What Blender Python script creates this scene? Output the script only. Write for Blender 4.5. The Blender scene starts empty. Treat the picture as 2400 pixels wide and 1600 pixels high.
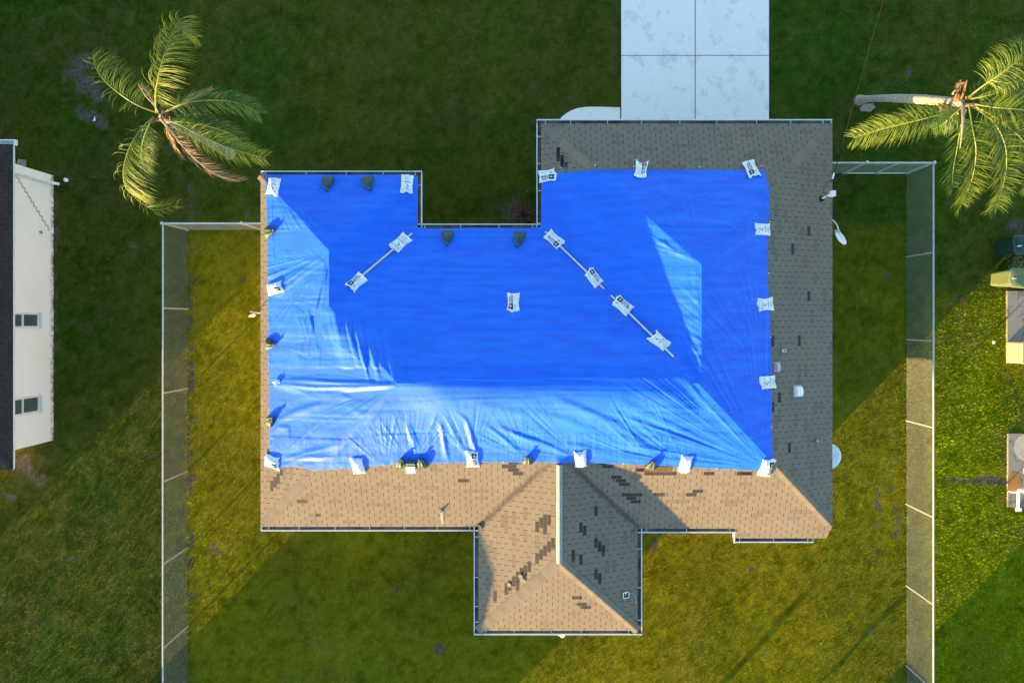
import bpy, bmesh, math, random
import numpy as np
from mathutils import Vector, Matrix
R = math.radians
scene = bpy.context.scene
random.seed(7)
rng = np.random.default_rng(11)

# ------------------------------------------------------------------ camera, sky, sun, exposure
CAMH, FPX, NX, NY = 22.0, 1600.0, 1245.0, 752.0      # drone height, focal length and nadir point in photo pixels (2400 x 1600)
cam_d = bpy.data.cameras.new('drone_camera')
cam_d.sensor_width = 36.0
cam_d.lens = 36.0 * FPX / 2400.0
cam_d.shift_x = (1200.0 - NX) / 2400.0
cam_d.shift_y = -(800.0 - NY) / 2400.0
cam_d.clip_end = 2000.0
cam = bpy.data.objects.new('drone_camera', cam_d)
scene.collection.objects.link(cam)
cam.location = (0, 0, CAMH)
scene.camera = cam

SUN_AZ, SUN_EL = 45.8, 5.8                            # light travels towards +x +y
world = bpy.data.worlds.new('World')
scene.world = world
world.use_nodes = True
nt = world.node_tree
sky = nt.nodes.new('ShaderNodeTexSky')
sky.sky_type = 'NISHITA'
sky.sun_disc = False
sky.sun_elevation = R(SUN_EL)
sky.sun_rotation = R(224.2)
sky.ozone_density = 1.6
sky.dust_density = 0.3
sky.air_density = 1.0
nt.links.new(sky.outputs[0], nt.nodes['Background'].inputs[0])
nt.nodes['Background'].inputs[1].default_value = 0.15
sun_d = bpy.data.lights.new('sun', 'SUN')
sun_d.energy = 4.5
sun_d.angle = R(0.5)
sun_d.color = (1.0, 0.62, 0.23)
sun = bpy.data.objects.new('sun', sun_d)
scene.collection.objects.link(sun)
_dir = Vector((math.cos(R(SUN_AZ)) * math.cos(R(SUN_EL)), math.sin(R(SUN_AZ)) * math.cos(R(SUN_EL)), -math.sin(R(SUN_EL))))
sun.rotation_euler = _dir.to_track_quat('-Z', 'Y').to_euler()
vs = scene.view_settings
vs.view_transform = 'Standard'
vs.look = 'None'
vs.gamma = 1.0
vs.exposure = 2.5

# ------------------------------------------------------------------ measuring helpers
def at(px, py, z=0.0):
    k = (CAMH - z) / FPX
    return ((px - NX) * k, (NY - py) * k, z)

SL, EAVE = 0.4167, 2.5
W_, E_, S_, N_ = -7.727, 8.6, -5.87, 2.645
RECTS = [(W_, E_, S_, N_), (W_, -3.254, S_, 4.156), (0.28, E_, S_, 5.63), (-1.511, 3.04, -8.836, N_)]
def roof_z(x, y):
    x = np.asarray(x, float); y = np.asarray(y, float)
    d = np.full(np.broadcast(x, y).shape, -9.0)
    for a, b, c, e in RECTS:
        d = np.maximum(d, np.minimum(np.minimum(x - a, b - x), np.minimum(y - c, e - y)))
    return EAVE + SL * d
def rz(x, y): return float(roof_z(x, y))
def on_roof(px, py, lift=0.0, f=None):
    f = f or rz
    z = 2.7
    for _ in range(40):
        x, y, _q = at(px, py, z)
        z = 0.5 * z + 0.5 * (f(x, y) + lift)
    return Vector((x, y, z))
def roof_normal(x, y, h=0.12):
    gx = (rz(x + h, y) - rz(x - h, y)) / (2 * h); gy = (rz(x, y + h) - rz(x, y - h)) / (2 * h)
    return Vector((-gx, -gy, 1)).normalized()

# ------------------------------------------------------------------ mesh helpers
class MB:
    def __init__(s): s.v = []; s.f = []; s.uv = None
    def add(s, vs_, fs_):
        o = len(s.v); s.v += [tuple(p) for p in vs_]; s.f += [tuple(i + o for i in f) for f in fs_]
    def box(s, a, b, M=None):
        x0, y0, z0 = a; x1, y1, z1 = b
        p = [Vector(q) for q in ((x0,y0,z0),(x1,y0,z0),(x1,y1,z0),(x0,y1,z0),(x0,y0,z1),(x1,y0,z1),(x1,y1,z1),(x0,y1,z1))]
        if M is not None: p = [M @ q for q in p]
        s.add(p, [(3,2,1,0),(4,5,6,7),(0,1,5,4),(1,2,6,5),(2,3,7,6),(3,0,4,7)])
    def tube(s, pts, r, n=8, cap=True):
        pts = [Vector(p) for p in pts]
        rs = r if isinstance(r, (list, tuple)) else [r] * len(pts)
        o = len(s.v); up = None
        for i, p in enumerate(pts):
            t = (pts[min(i + 1, len(pts) - 1)] - pts[max(i - 1, 0)]).normalized()
            if up is None: up = Vector((0, 0, 1)) if abs(t.z) < 0.9 else Vector((1, 0, 0))
            a = t.cross(up).normalized(); b = a.cross(t).normalized(); up = b
            for k in range(n):
                an = 2 * math.pi * k / n
                s.v.append(tuple(p + (a * math.cos(an) + b * math.sin(an)) * rs[i]))
        for i in range(len(pts) - 1):
            for k in range(n):
                k2 = (k + 1) % n
                s.f.append((o + i*n + k, o + i*n + k2, o + (i+1)*n + k2, o + (i+1)*n + k))
        if cap:
            s.f.append(tuple(o + k for k in range(n))[::-1]); s.f.append(tuple(o + (len(pts)-1)*n + k for k in range(n)))
    def prism(s, poly, z0, z1):
        n = len(poly); o = len(s.v)
        s.v += [(p[0], p[1], z0) for p in poly] + [(p[0], p[1], z1) for p in poly]
        s.f.append(tuple(o + i for i in range(n))[::-1]); s.f.append(tuple(o + n + i for i in range(n)))
        for i in range(n):
            j = (i + 1) % n; s.f.append((o + i, o + j, o + n + j, o + n + i))
    def build(s, name, mat, parent=None, smooth=False, loc=None, mw=None):
        me = bpy.data.meshes.new(name)
        me.from_pydata(s.v, [], s.f)
        if s.uv is not None:
            l = me.uv_layers.new(name='UVMap')
            vi = np.empty(len(me.loops), np.int32); me.loops.foreach_get('vertex_index', vi)
            l.data.foreach_set('uv', np.asarray(s.uv, np.float32)[vi].ravel())
        me.validate()
        if mat is not None: me.materials.append(mat)
        if smooth: me.polygons.foreach_set('use_smooth', [True] * len(me.polygons))
        return link(name, me, parent)

def link(name, me, parent=None):
    o = bpy.data.objects.new(name, me)
    scene.collection.objects.link(o)
    if parent is not None: o.parent = parent
    return o
def tag(o, label=None, cat=None, group=None, kind=None):
    if label: o['label'] = label
    if cat: o['category'] = cat
    if group: o['group'] = group
    if kind: o['kind'] = kind
    return o
def thing(name, label, cat, loc=(0, 0, 0), group=None, mat=None):
    o = bpy.data.objects.new(name, None); scene.collection.objects.link(o)
    if mat is not None: o.matrix_world = mat
    else: o.location = loc
    o.empty_display_size = 0.2
    return tag(o, label, cat, group)

# ------------------------------------------------------------------ materials
def material(name, rough=0.7, spec=0.3, color=(0.5, 0.5, 0.5), metal=0.0):
    m = bpy.data.materials.new(name); m.use_nodes = True
    b = m.node_tree.nodes['Principled BSDF']
    b.inputs['Roughness'].default_value = rough
    b.inputs['Specular IOR Level'].default_value = spec
    b.inputs['Metallic'].default_value = metal
    b.inputs['Base Color'].default_value = (*color, 1)
    return m
class N:
    def __init__(s, m): s.m = m; s.t = m.node_tree; s.b = s.t.nodes['Principled BSDF']
    def new(s, k, **kw):
        n = s.t.nodes.new(k)
        for a, v in kw.items(): setattr(n, a, v)
        return n
    def set(s, sock, v):
        if isinstance(v, bpy.types.NodeSocket): s.t.links.new(v, sock)
        elif isinstance(v, (tuple, list)) and len(v) == 3 and sock.type == 'RGBA': sock.default_value = (*v, 1)
        else: sock.default_value = v
    def math(s, op, a, b=0.0, c=None, clamp=False):
        n = s.new('ShaderNodeMath', operation=op, use_clamp=clamp); s.set(n.inputs[0], a); s.set(n.inputs[1], b)
        if c is not None: s.set(n.inputs[2], c)
        return n.outputs[0]
    def noise(s, scale, detail=4, rough=0.55, vec=None, dist=0.0):
        n = s.new('ShaderNodeTexNoise'); n.inputs['Scale'].default_value = scale; n.inputs['Detail'].default_value = detail
        n.inputs['Roughness'].default_value = rough; n.inputs['Distortion'].default_value = dist
        if vec is None: vec = s.coord()
        s.t.links.new(vec, n.inputs['Vector']); return n.outputs['Fac']
    def coord(s, kind='Object'):
        if not hasattr(s, '_c'): s._c = s.new('ShaderNodeTexCoord')
        return s._c.outputs[kind]
    def mapping(s, scale=(1, 1, 1), rot=(0, 0, 0), vec=None):
        n = s.new('ShaderNodeMapping'); n.inputs['Scale'].default_value = scale; n.inputs['Rotation'].default_value = rot
        s.t.links.new(vec if vec is not None else s.coord(), n.inputs['Vector']); return n.outputs[0]
    def mix(s, f, a, b, mode='MIX'):
        n = s.new('ShaderNodeMix', data_type='RGBA', blend_type=mode); s.set(n.inputs[0], f); s.set(n.inputs[6], a); s.set(n.inputs[7], b); return n.outputs[2]
    def ramp(s, f, a, b):
        n = s.new('ShaderNodeMapRange', interpolation_type='SMOOTHSTEP'); s.set(n.inputs[0], f); s.set(n.inputs[1], a); s.set(n.inputs[2], b); return n.outputs[0]
    def bump(s, h, dist=0.01, strength=1.0):
        n = s.new('ShaderNodeBump'); n.inputs['Distance'].default_value = dist; n.inputs['Strength'].default_value = strength
        s.set(n.inputs['Height'], h); s.t.links.new(n.outputs[0], s.b.inputs['Normal']); return n
    def out(s, c): s.set(s.b.inputs['Base Color'], c)

def mottled(name, c1, c2, scale=6, rough=0.7, spec=0.3, bump=0.0, metal=0.0, fine=60):
    m = material(name, rough, spec, c1, metal); n = N(m)
    f = n.math('ADD', n.math('MULTIPLY', n.noise(scale), 0.65), n.math('MULTIPLY', n.noise(fine, 2), 0.35))
    n.out(n.mix(n.ramp(f, 0.36, 0.64), c1, c2))
    if bump: n.bump(n.noise(fine, 3), bump)
    return m

def shingle_material(name, ca, cb, cc, slot=(0.03, 0.028, 0.026)):
    m = material(name, 0.95, 0.05); n = N(m)
    sep = n.new('ShaderNodeSeparateXYZ'); n.t.links.new(n.coord('UV'), sep.inputs[0])
    u, v = sep.outputs[0], sep.outputs[1]
    vr = n.math('DIVIDE', v, 0.108); row = n.math('FLOOR', n.math('ADD', vr, 0.001))
    wob = n.new('ShaderNodeTexWhiteNoise', noise_dimensions='1D'); n.set(wob.inputs['W'], row)
    uu = n.math('ADD', n.math('DIVIDE', u, 0.305), n.math('ADD', n.math('MULTIPLY', row, 0.5), n.math('MULTIPLY', wob.outputs[0], 0.10)))
    tab = n.math('FLOOR', uu); fr = n.math('FRACT', uu)
    cmb = n.new('ShaderNodeCombineXYZ'); n.set(cmb.inputs[0], tab); n.set(cmb.inputs[1], row)
    wn = n.new('ShaderNodeTexWhiteNoise', noise_dimensions='2D'); n.t.links.new(cmb.outputs[0], wn.inputs['Vector'])
    c = n.mix(n.ramp(wn.outputs[0], 0.1, 0.75), ca, cb)
    c = n.mix(n.math('GREATER_THAN', wn.outputs[0], 0.93), c, cc)
    c = n.mix(n.math('MULTIPLY', n.ramp(n.noise(0.9, 4), 0.4, 0.75), 0.35), c, cc)
    sp = n.noise(130, 2, 0.8)
    c = n.mix(n.math('MULTIPLY', n.ramp(sp, 0.35, 0.7), 0.45), c, (0.05, 0.047, 0.045), 'MIX')
    c = n.mix(n.math('MULTIPLY', n.ramp(n.math('FRACT', vr), 0.10, 0.0), 0.35), c, (0.05, 0.045, 0.04))
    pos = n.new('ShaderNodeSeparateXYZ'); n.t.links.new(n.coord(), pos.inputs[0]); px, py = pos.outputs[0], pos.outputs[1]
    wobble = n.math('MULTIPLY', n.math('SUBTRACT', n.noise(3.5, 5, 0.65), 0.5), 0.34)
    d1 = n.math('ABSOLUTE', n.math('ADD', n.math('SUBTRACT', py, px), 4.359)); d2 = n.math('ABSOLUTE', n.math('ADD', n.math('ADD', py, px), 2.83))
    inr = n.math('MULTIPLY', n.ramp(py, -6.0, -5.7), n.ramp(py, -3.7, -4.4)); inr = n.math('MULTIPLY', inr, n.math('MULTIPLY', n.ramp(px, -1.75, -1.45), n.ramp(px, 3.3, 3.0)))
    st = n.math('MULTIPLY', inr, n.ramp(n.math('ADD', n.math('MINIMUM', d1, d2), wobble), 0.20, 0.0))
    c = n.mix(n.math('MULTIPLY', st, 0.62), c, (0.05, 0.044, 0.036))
    sl = n.math('LESS_THAN', fr, 0.045)
    n.out(n.mix(sl, c, slot))
    n.bump(sp, 0.004, 0.6)
    return m

M = {}
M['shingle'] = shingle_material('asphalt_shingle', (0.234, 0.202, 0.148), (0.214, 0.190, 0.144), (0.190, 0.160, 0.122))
M['shingle_dark'] = shingle_material('dark_asphalt_shingle', (0.052, 0.036, 0.028), (0.042, 0.030, 0.024), (0.034, 0.025, 0.020), (0.014, 0.011, 0.010))
def cap_material():
    m = material('hip_cap_shingle', 0.9, 0.15); n = N(m); ge = n.new('ShaderNodeNewGeometry')
    c = n.mix(n.ramp(ge.outputs['Random Per Island'], 0.1, 0.9), (0.234, 0.202, 0.148), (0.192, 0.166, 0.126))
    n.out(n.mix(n.math('MULTIPLY', n.ramp(n.noise(120, 2, 0.8), 0.35, 0.7), 0.45), c, (0.05, 0.047, 0.045))); n.bump(n.noise(120, 2, 0.8), 0.004, 0.6); return m
M['cap'] = cap_material()
M['cap_dark'] = mottled('dark_hip_cap_shingle', (0.05, 0.036, 0.029), (0.036, 0.027, 0.022), 5, 0.9, 0.15, 0.004, fine=120)
M['pale_shingle'] = mottled('washed_shingle', (0.29, 0.27, 0.245), (0.25, 0.23, 0.205), 6, 0.9, 0.15, 0.004, fine=120)
M['torn'] = mottled('exposed_asphalt', (0.022, 0.022, 0.023), (0.045, 0.043, 0.04), 14, 0.75, 0.3, 0.004, fine=90)
M['plywood'] = mottled('bare_plywood', (0.13, 0.075, 0.042), (0.09, 0.05, 0.03), 9, 0.8, 0.2)
M['white_metal'] = mottled('white_painted_aluminium', (0.68, 0.69, 0.68), (0.58, 0.59, 0.58), 3, 0.45, 0.3)
M['gutter_in'] = mottled('dirty_gutter', (0.05, 0.05, 0.048), (0.20, 0.19, 0.17), 2.2, 0.75, 0.3)
M['galv'] = mottled('galvanised_steel', (0.50, 0.53, 0.55), (0.38, 0.41, 0.43), 8, 0.4, 0.5, metal=0.35)
M['wire'] = mottled('galvanised_wire', (0.29, 0.32, 0.30), (0.20, 0.23, 0.21), 8, 0.45, 0.5, metal=0.2)
M['wall'] = mottled('cream_stucco', (0.62, 0.56, 0.47), (0.56, 0.50, 0.42), 1.5, 0.85, 0.2, 0.006, fine=70)
M['pvc'] = mottled('white_pvc', (0.80, 0.82, 0.82), (0.70, 0.72, 0.72), 6, 0.35, 0.4)
M['black'] = mottled('black_rubber', (0.006, 0.006, 0.007), (0.014, 0.014, 0.014), 12, 0.7, 0.15)
M['grey'] = mottled('grey_sheet_metal', (0.40, 0.43, 0.45), (0.33, 0.36, 0.38), 5, 0.4, 0.5)
M['grey_vent'] = mottled('weathered_vent_metal', (0.27, 0.28, 0.29), (0.21, 0.22, 0.23), 4, 0.55, 0.3)
M['batten'] = mottled('pine_batten', (0.70, 0.62, 0.48), (0.58, 0.48, 0.35), 7, 0.7, 0.3)
M['green_bin'] = mottled('dark_green_plastic', (0.008, 0.035, 0.028), (0.012, 0.045, 0.035), 5, 0.45, 0.4)
M['olive_bin'] = mottled('sage_green_plastic', (0.12, 0.16, 0.07), (0.10, 0.135, 0.06), 5, 0.5, 0.4)
M['tan'] = mottled('tan_enamel', (0.46, 0.40, 0.28), (0.40, 0.34, 0.23), 5, 0.5, 0.4)
M['glass'] = mottled('window_glass', (0.055, 0.075, 0.075), (0.08, 0.10, 0.10), 2, 0.08, 0.6)
M['navy'] = mottled('solar_cell', (0.006, 0.010, 0.028), (0.010, 0.014, 0.035), 8, 0.2, 0.6)
M['ink'] = material('black_ink', 0.5, 0.3, (0.012, 0.014, 0.018))
M['pale_ink'] = material('pale_blue_ink', 0.5, 0.3, (0.35, 0.50, 0.62))
M['slate_ink'] = material('slate_ink', 0.5, 0.3, (0.10, 0.19, 0.25))
M['green_ink'] = material('green_ink', 0.5, 0.3, (0.10, 0.20, 0.05))
M['white_ink'] = material('white_ink', 0.5, 0.3, (0.75, 0.80, 0.80))
def bag_material():
    m = material('white_woven_plastic', 0.45, 0.4); n = N(m)
    c = n.mix(n.ramp(n.noise(10), 0.35, 0.65), (0.84, 0.85, 0.86), (0.75, 0.77, 0.79))
    oi = n.new('ShaderNodeObjectInfo'); v = n.new('ShaderNodeVectorMath', operation='ADD'); n.t.links.new(n.coord(), v.inputs[0]); n.t.links.new(oi.outputs['Location'], v.inputs[1])
    d = n.math('MULTIPLY', n.ramp(n.noise(5, 5, 0.65, v.outputs[0]), 0.52, 0.72), 0.45)
    n.out(n.mix(d, c, (0.46, 0.42, 0.35))); n.bump(n.math('ADD', n.noise(28, 3), n.math('MULTIPLY', n.noise(9, 4, 0.6, n.mapping((1, 3, 1))), 1.6)), 0.014, 0.8); return m
M['bag'] = bag_material()
M['greenbag'] = mottled('green_woven_plastic', (0.060, 0.094, 0.062), (0.040, 0.068, 0.050), 12, 0.5, 0.4, 0.006, fine=40)
M['twine'] = mottled('pale_twine', (0.55, 0.50, 0.42), (0.4, 0.36, 0.3), 12, 0.8, 0.2)
M['soil'] = mottled('bare_soil', (0.10, 0.085, 0.07), (0.17, 0.15, 0.125), 5, 0.95, 0.1, 0.02, fine=40)
M['twig'] = mottled('dry_twig', (0.20, 0.15, 0.115), (0.12, 0.08, 0.06), 9, 0.9, 0.1)
M['rust_leaf'] = mottled('rust_brown_leaf', (0.13, 0.05, 0.02), (0.09, 0.04, 0.02), 9, 0.9, 0.1)

def tarp_material():
    m = material('blue_tarpaulin', 0.42, 0.38); n = N(m)
    v1 = n.mapping((1.0, 5.0, 1.0)); v2 = n.mapping((5.0, 1.0, 1.0))
    f = n.noise(1.2, 4, 0.6, v1)
    c = n.mix(n.ramp(f, 0.3, 0.7), (0.0, 0.098, 0.64), (0.0, 0.134, 0.76))
    n.out(c)
    h = n.math('ADD', n.math('MULTIPLY', n.noise(7, 5, 0.62, v1), 0.7), n.math('MULTIPLY', n.noise(7, 5, 0.62, v2), 0.4))
    h = n.math('ADD', h, n.math('MULTIPLY', n.noise(26, 4, 0.7, None, 0.6), 0.35))
    n.bump(h, 0.012, 0.42)
    n.set(n.b.inputs['Roughness'], n.math('ADD', 0.56, n.math('MULTIPLY', n.noise(2.0), 0.14)))
    n.b.inputs['Coat Weight'].default_value = 0.14; n.b.inputs['Coat Roughness'].default_value = 0.30; n.b.inputs['Coat IOR'].default_value = 1.4
    return m
M['tarp'] = tarp_material()

def concrete_material(name, base, worn, edge):
    m = material(name, 0.85, 0.2); n = N(m)
    p = n.math('ADD', n.noise(1.5, 12, 0.76, None, 0.2), n.math('MULTIPLY', n.noise(9, 6, 0.8), 0.26))
    c = n.mix(n.ramp(p, 0.67, 0.72), base, worn)
    c = n.mix(n.math('MULTIPLY', n.ramp(n.noise(0.8, 5, 0.6, n.mapping((1, 0.35, 1))), 0.5, 0.75), 0.35), c, edge)
    c = n.mix(n.math('MULTIPLY', n.ramp(n.noise(45, 3, 0.8), 0.5, 0.8), 0.15), c, (0.2, 0.19, 0.18))
    n.out(c); n.bump(n.noise(50, 3), 0.004, 0.4)
    return m
M['concrete'] = concrete_material('driveway_concrete', (0.82, 0.77, 0.71), (0.68, 0.65, 0.605), (0.68, 0.645, 0.585))
M['pad'] = concrete_material('pad_concrete', (0.26, 0.235, 0.19), (0.13, 0.12, 0.10), (0.19, 0.17, 0.135))
M['rust'] = mottled('rust_stain', (0.42, 0.20, 0.05), (0.30, 0.15, 0.05), 3, 0.9, 0.1)

def ground_material():
    m = material('lawn_soil', 0.95, 0.03); n = N(m)
    vc = n.new('ShaderNodeVertexColor'); vc.layer_name = 'Col'
    c = n.mix(n.math('MULTIPLY', n.ramp(n.noise(14, 5, 0.7), 0.35, 0.65), 0.35), vc.outputs[0], (0.060, 0.060, 0.008))
    c = n.mix(n.ramp(n.noise(0.5, 6, 0.6), 0.62, 0.85), c, (0.085, 0.068, 0.022))
    c = n.mix(n.math('MULTIPLY', n.ramp(n.noise(90, 3, 0.8), 0.5, 0.75), 0.4), c, (0.018, 0.022, 0.004))
    ba = n.new('ShaderNodeAttribute'); ba.attribute_name = 'bare'
    so = n.mix(n.ramp(n.noise(9, 5, 0.7), 0.3, 0.7), (0.062, 0.052, 0.036), (0.125, 0.108, 0.084))
    c = n.mix(n.ramp(n.math('ADD', ba.outputs['Fac'], n.math('MULTIPLY', n.math('SUBTRACT', n.noise(12, 4, 0.7), 0.5), 0.5)), 0.25, 0.7), c, so)
    n.out(c); n.bump(n.noise(30, 4, 0.7), 0.04, 0.8)
    return m
M['ground'] = ground_material()
def blade_material(name='grass_blade'):
    m = material(name, 0.9, 0.03); n = N(m)
    a = n.new('ShaderNodeVertexColor'); a.layer_name = 'Col'
    n.out(a.outputs[0])
    n.b.inputs['Transmission Weight'].default_value = 0.0
    tr = n.new('ShaderNodeBsdfTranslucent'); n.t.links.new(a.outputs[0], tr.inputs[0])
    mx = n.new('ShaderNodeMixShader'); mx.inputs[0].default_value = 0.4
    out = n.t.nodes['Material Output']
    n.t.links.new(n.b.outputs[0], mx.inputs[1]); n.t.links.new(tr.outputs[0], mx.inputs[2]); n.t.links.new(mx.outputs[0], out.inputs[0])
    return m
M['blade'] = blade_material()
def leaf_material(name, c1, c2, t=0.3):
    m = mottled(name, c1, c2, 5, 0.5, 0.4); n = N(m)
    tr = n.new('ShaderNodeBsdfTranslucent'); tr.inputs[0].default_value = (*c1, 1)
    mx = n.new('ShaderNodeMixShader'); mx.inputs[0].default_value = t
    out = n.t.nodes['Material Output']
    n.t.links.new(n.b.outputs[0], mx.inputs[1]); n.t.links.new(tr.outputs[0], mx.inputs[2]); n.t.links.new(mx.outputs[0], out.inputs[0])
    return m
M['frond'] = leaf_material('palm_leaflet', (0.150, 0.215, 0.014), (0.075, 0.135, 0.016))
M['frond_green'] = leaf_material('green_palm_leaflet', (0.060, 0.140, 0.022), (0.036, 0.100, 0.020))
M['frond_dead'] = leaf_material('dead_palm_leaflet', (0.30, 0.19, 0.10), (0.20, 0.12, 0.065), 0.15)
M['rachis'] = mottled('palm_rachis', (0.19, 0.24, 0.045), (0.15, 0.20, 0.04), 6, 0.5, 0.4)
M['rachis_dead'] = mottled('dead_palm_rachis', (0.42, 0.33, 0.22), (0.30, 0.22, 0.14), 6, 0.7, 0.2)
M['fibre'] = mottled('palm_fibre', (0.24, 0.15, 0.08), (0.13, 0.085, 0.05), 12, 0.9, 0.1, 0.02)
def trunk_material():
    m = material('ringed_palm_bark', 0.85, 0.2); n = N(m)
    v = n.mapping((1, 1, 14)); f = n.noise(1.0, 5, 0.6, v)
    c = n.mix(n.ramp(f, 0.35, 0.65), (0.36, 0.34, 0.30), (0.25, 0.235, 0.205))
    c = n.mix(n.math('MULTIPLY', n.ramp(n.noise(9, 4), 0.5, 0.75), 0.6), c, (0.15, 0.135, 0.11))
    n.out(c); n.bump(f, 0.02, 0.8); return m
M['trunk'] = trunk_material()
M['leafy'] = leaf_material('tree_leaf', (0.045, 0.075, 0.018), (0.03, 0.055, 0.014))
M['bark'] = mottled('tree_bark', (0.14, 0.11, 0.085), (0.08, 0.065, 0.05), 6, 0.9, 0.1, 0.02)
def stucco_white():
    m = material('white_stucco', 0.8, 0.2); n = N(m)
    c = n.mix(n.ramp(n.noise(0.7, 6, 0.6), 0.45, 0.8), (0.86, 0.78, 0.72), (0.80, 0.72, 0.66))
    sep = n.new('ShaderNodeSeparateXYZ'); n.t.links.new(n.coord(), sep.inputs[0])
    dirt = n.math('MULTIPLY', n.ramp(sep.outputs[2], 0.22, 0.0), n.ramp(n.noise(6, 5, 0.7), 0.35, 0.6))
    n.out(n.mix(dirt, c, (0.20, 0.16, 0.12))); n.bump(n.noise(60, 3), 0.004, 0.5); return m
M['stucco'] = stucco_white()
M['crack'] = mottled('crack_filler', (0.52, 0.46, 0.36), (0.46, 0.40, 0.31), 8, 0.9, 0.1)

# ------------------------------------------------------------------ ground, driveway, walk
def gpt(px, py): return at(px, py, 0)[:2]
dl, dr = at(1456, 140)[0], at(1801, 140)[0]
dm, dy = at(1628.5, 140)[0], at(1600, 131.5)[1]
dbot = at(0, 300)[1]
d = MB()
d.box((dl + 0.03, dbot, 0.0), (dr - 0.03, 22, 0.022))
drive_base = d.build('driveway_joint', M['torn']); tag(drive_base, kind='structure')
d = MB()
sk = 0.03
for (x0, x1) in ((dl, dm - 0.014), (dm + 0.014, dr)):
    for (y0, y1) in ((dbot, dy - 0.012), (dy + 0.012, 14.5), (14.52, 22)):
        d.box((x0, y0, -0.02), (x1, y1, 0.05))
drive = d.build('driveway', M['concrete']); tag(drive, kind='structure')
w = MB()
pl = [(1311, 281), (1318, 274), (1327, 267), (1339, 260), (1352, 255), (1372, 252), (1400, 251.5), (1453, 253), (1453, 330), (1300, 330)]
w.prism([gpt(*p) for p in pl][::-1], -0.02, 0.045)
walk = w.build('front_walkway', M['concrete']); tag(walk, kind='structure')

# ------------------------------------------------------------------ house
house = thing('house', 'single storey hipped roof house half covered by a blue tarp', 'house', (0, 0, 0))
EP = 0.108
def clip(poly, f):
    out = []
    for i in range(len(poly)):
        a, b = poly[i], poly[(i + 1) % len(poly)]; fa, fb = f(a), f(b)
        if fa >= 0: out.append(a)
        if (fa >= 0) != (fb >= 0):
            t = fa / (fa - fb); out.append((a[0] + (b[0] - a[0]) * t, a[1] + (b[1] - a[1]) * t))
    return out
class Slope:
    def __init__(s, down, eave, sl=SL, ez=EAVE): s.d = down; s.e = eave; s.sl = sl; s.ez = ez
    def v(s, p): return s.e - (p[0] * s.d[0] + p[1] * s.d[1])
    def u(s, p): return p[0] * -s.d[1] + p[1] * s.d[0]
    def z(s, p): return s.ez + s.sl * s.v(p)
def build_slope(slope, polys, parent, mat, name='roof_slope'):
    b = MB(); b.uv = []
    for poly in polys:
        vmin = min(slope.v(p) for p in poly); vmax = max(slope.v(p) for p in poly)
        for k in range(math.floor(vmin / EP + 1e-6), math.ceil(vmax / EP - 1e-6)):
            lo, hi = k * EP, (k + 1) * EP
            q = clip(clip(poly, lambda p: slope.v(p) - lo), lambda p: hi - slope.v(p))
            q2 = []
            for p in q:
                if not q2 or math.hypot(p[0] - q2[-1][0], p[1] - q2[-1][1]) > 1e-5: q2.append(p)
            if len(q2) > 1 and math.hypot(q2[0][0] - q2[-1][0], q2[0][1] - q2[-1][1]) < 1e-5: q2.pop()
            if len(q2) < 3: continue
            ar = sum(q2[i][0] * q2[(i+1) % len(q2)][1] - q2[(i+1) % len(q2)][0] * q2[i][1] for i in range(len(q2)))
            if abs(ar) < 1e-6: continue
            if ar < 0: q2 = q2[::-1]
            n = len(q2); o = len(b.v)
            for p in q2:
                t = (slope.v(p) - lo) / EP
                b.v.append((p[0], p[1], slope.z(p) + 0.011 * (1 - t))); b.uv.append((slope.u(p), min(max(slope.v(p), lo + 2e-4), hi - 2e-4)))
            b.f.append(tuple(range(o, o + n)))
            low = [p for p in q2 if abs(slope.v(p) - lo) < 1e-5]
            if len(low) >= 2:
                low.sort(key=slope.u); a, c = low[0], low[-1]; o = len(b.v)
                for p, dz in ((a, 0.011), (c, 0.011), (c, -0.001), (a, -0.001)):
                    b.v.append((p[0], p[1], slope.z(p) + dz)); b.uv.append((slope.u(p), lo + 2e-4))
                b.f.append((o, o + 1, o + 2, o + 3))
    return b.build(name, mat, parent)
Aw = (-5.4905, 1.9195); Bw = (-5.4905, 0.4085); Cw = (-3.4695, -1.6125)
Ae = (4.44, 1.47); Be = (4.44, -1.515); Ce = (4.3425, -1.6125)
As = (0.7645, -6.5605); Vs = (0.7645, -3.5945); Rm = (0.7645, -1.6125)
sW = Slope((-1, 0), -W_); sE = Slope((1, 0), E_); sS = Slope((0, -1), -S_); sN = Slope((0, 1), N_)
sWN = Slope((0, 1), 4.156); sWE = Slope((1, 0), -3.254); sEW = Slope((-1, 0), -0.28); sEN = Slope((0, 1), 5.63)
sSW = Slope((-1, 0), 1.511); sSE = Slope((1, 0), 3.04); sSS = Slope((0, -1), 8.836)
SLOPES = {}
def rs(key, slope, polys, label):
    o = build_slope(slope, polys, house, M['shingle']); SLOPES[key] = (slope, o); return o
rs('W', sW, [[(W_, Bw[1]), (W_, 4.156), Aw, Bw], [(W_, S_), (W_, Bw[1]), Bw, Cw]], '')
rs('WN', sWN, [[(W_, 4.156), (-3.254, 4.156), Aw]], '')
rs('WE', sWE, [[(-3.254, 4.156), (-3.254, N_), Bw, Aw]], '')
rs('N', sN, [[(-3.254, N_), (0.28, N_), Be, Ce, Cw, Bw]], '')
rs('EW', sEW, [[(0.28, 5.63), (0.28, N_), Be, Ae]], '')
rs('EN', sEN, [[(0.28, 5.63), (E_, 5.63), Ae]], '')
rs('E', sE, [[(E_, 5.63), (E_, Be[1]), Be, Ae], [(E_, Be[1]), (E_, S_), Ce, Be]], '')
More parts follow.
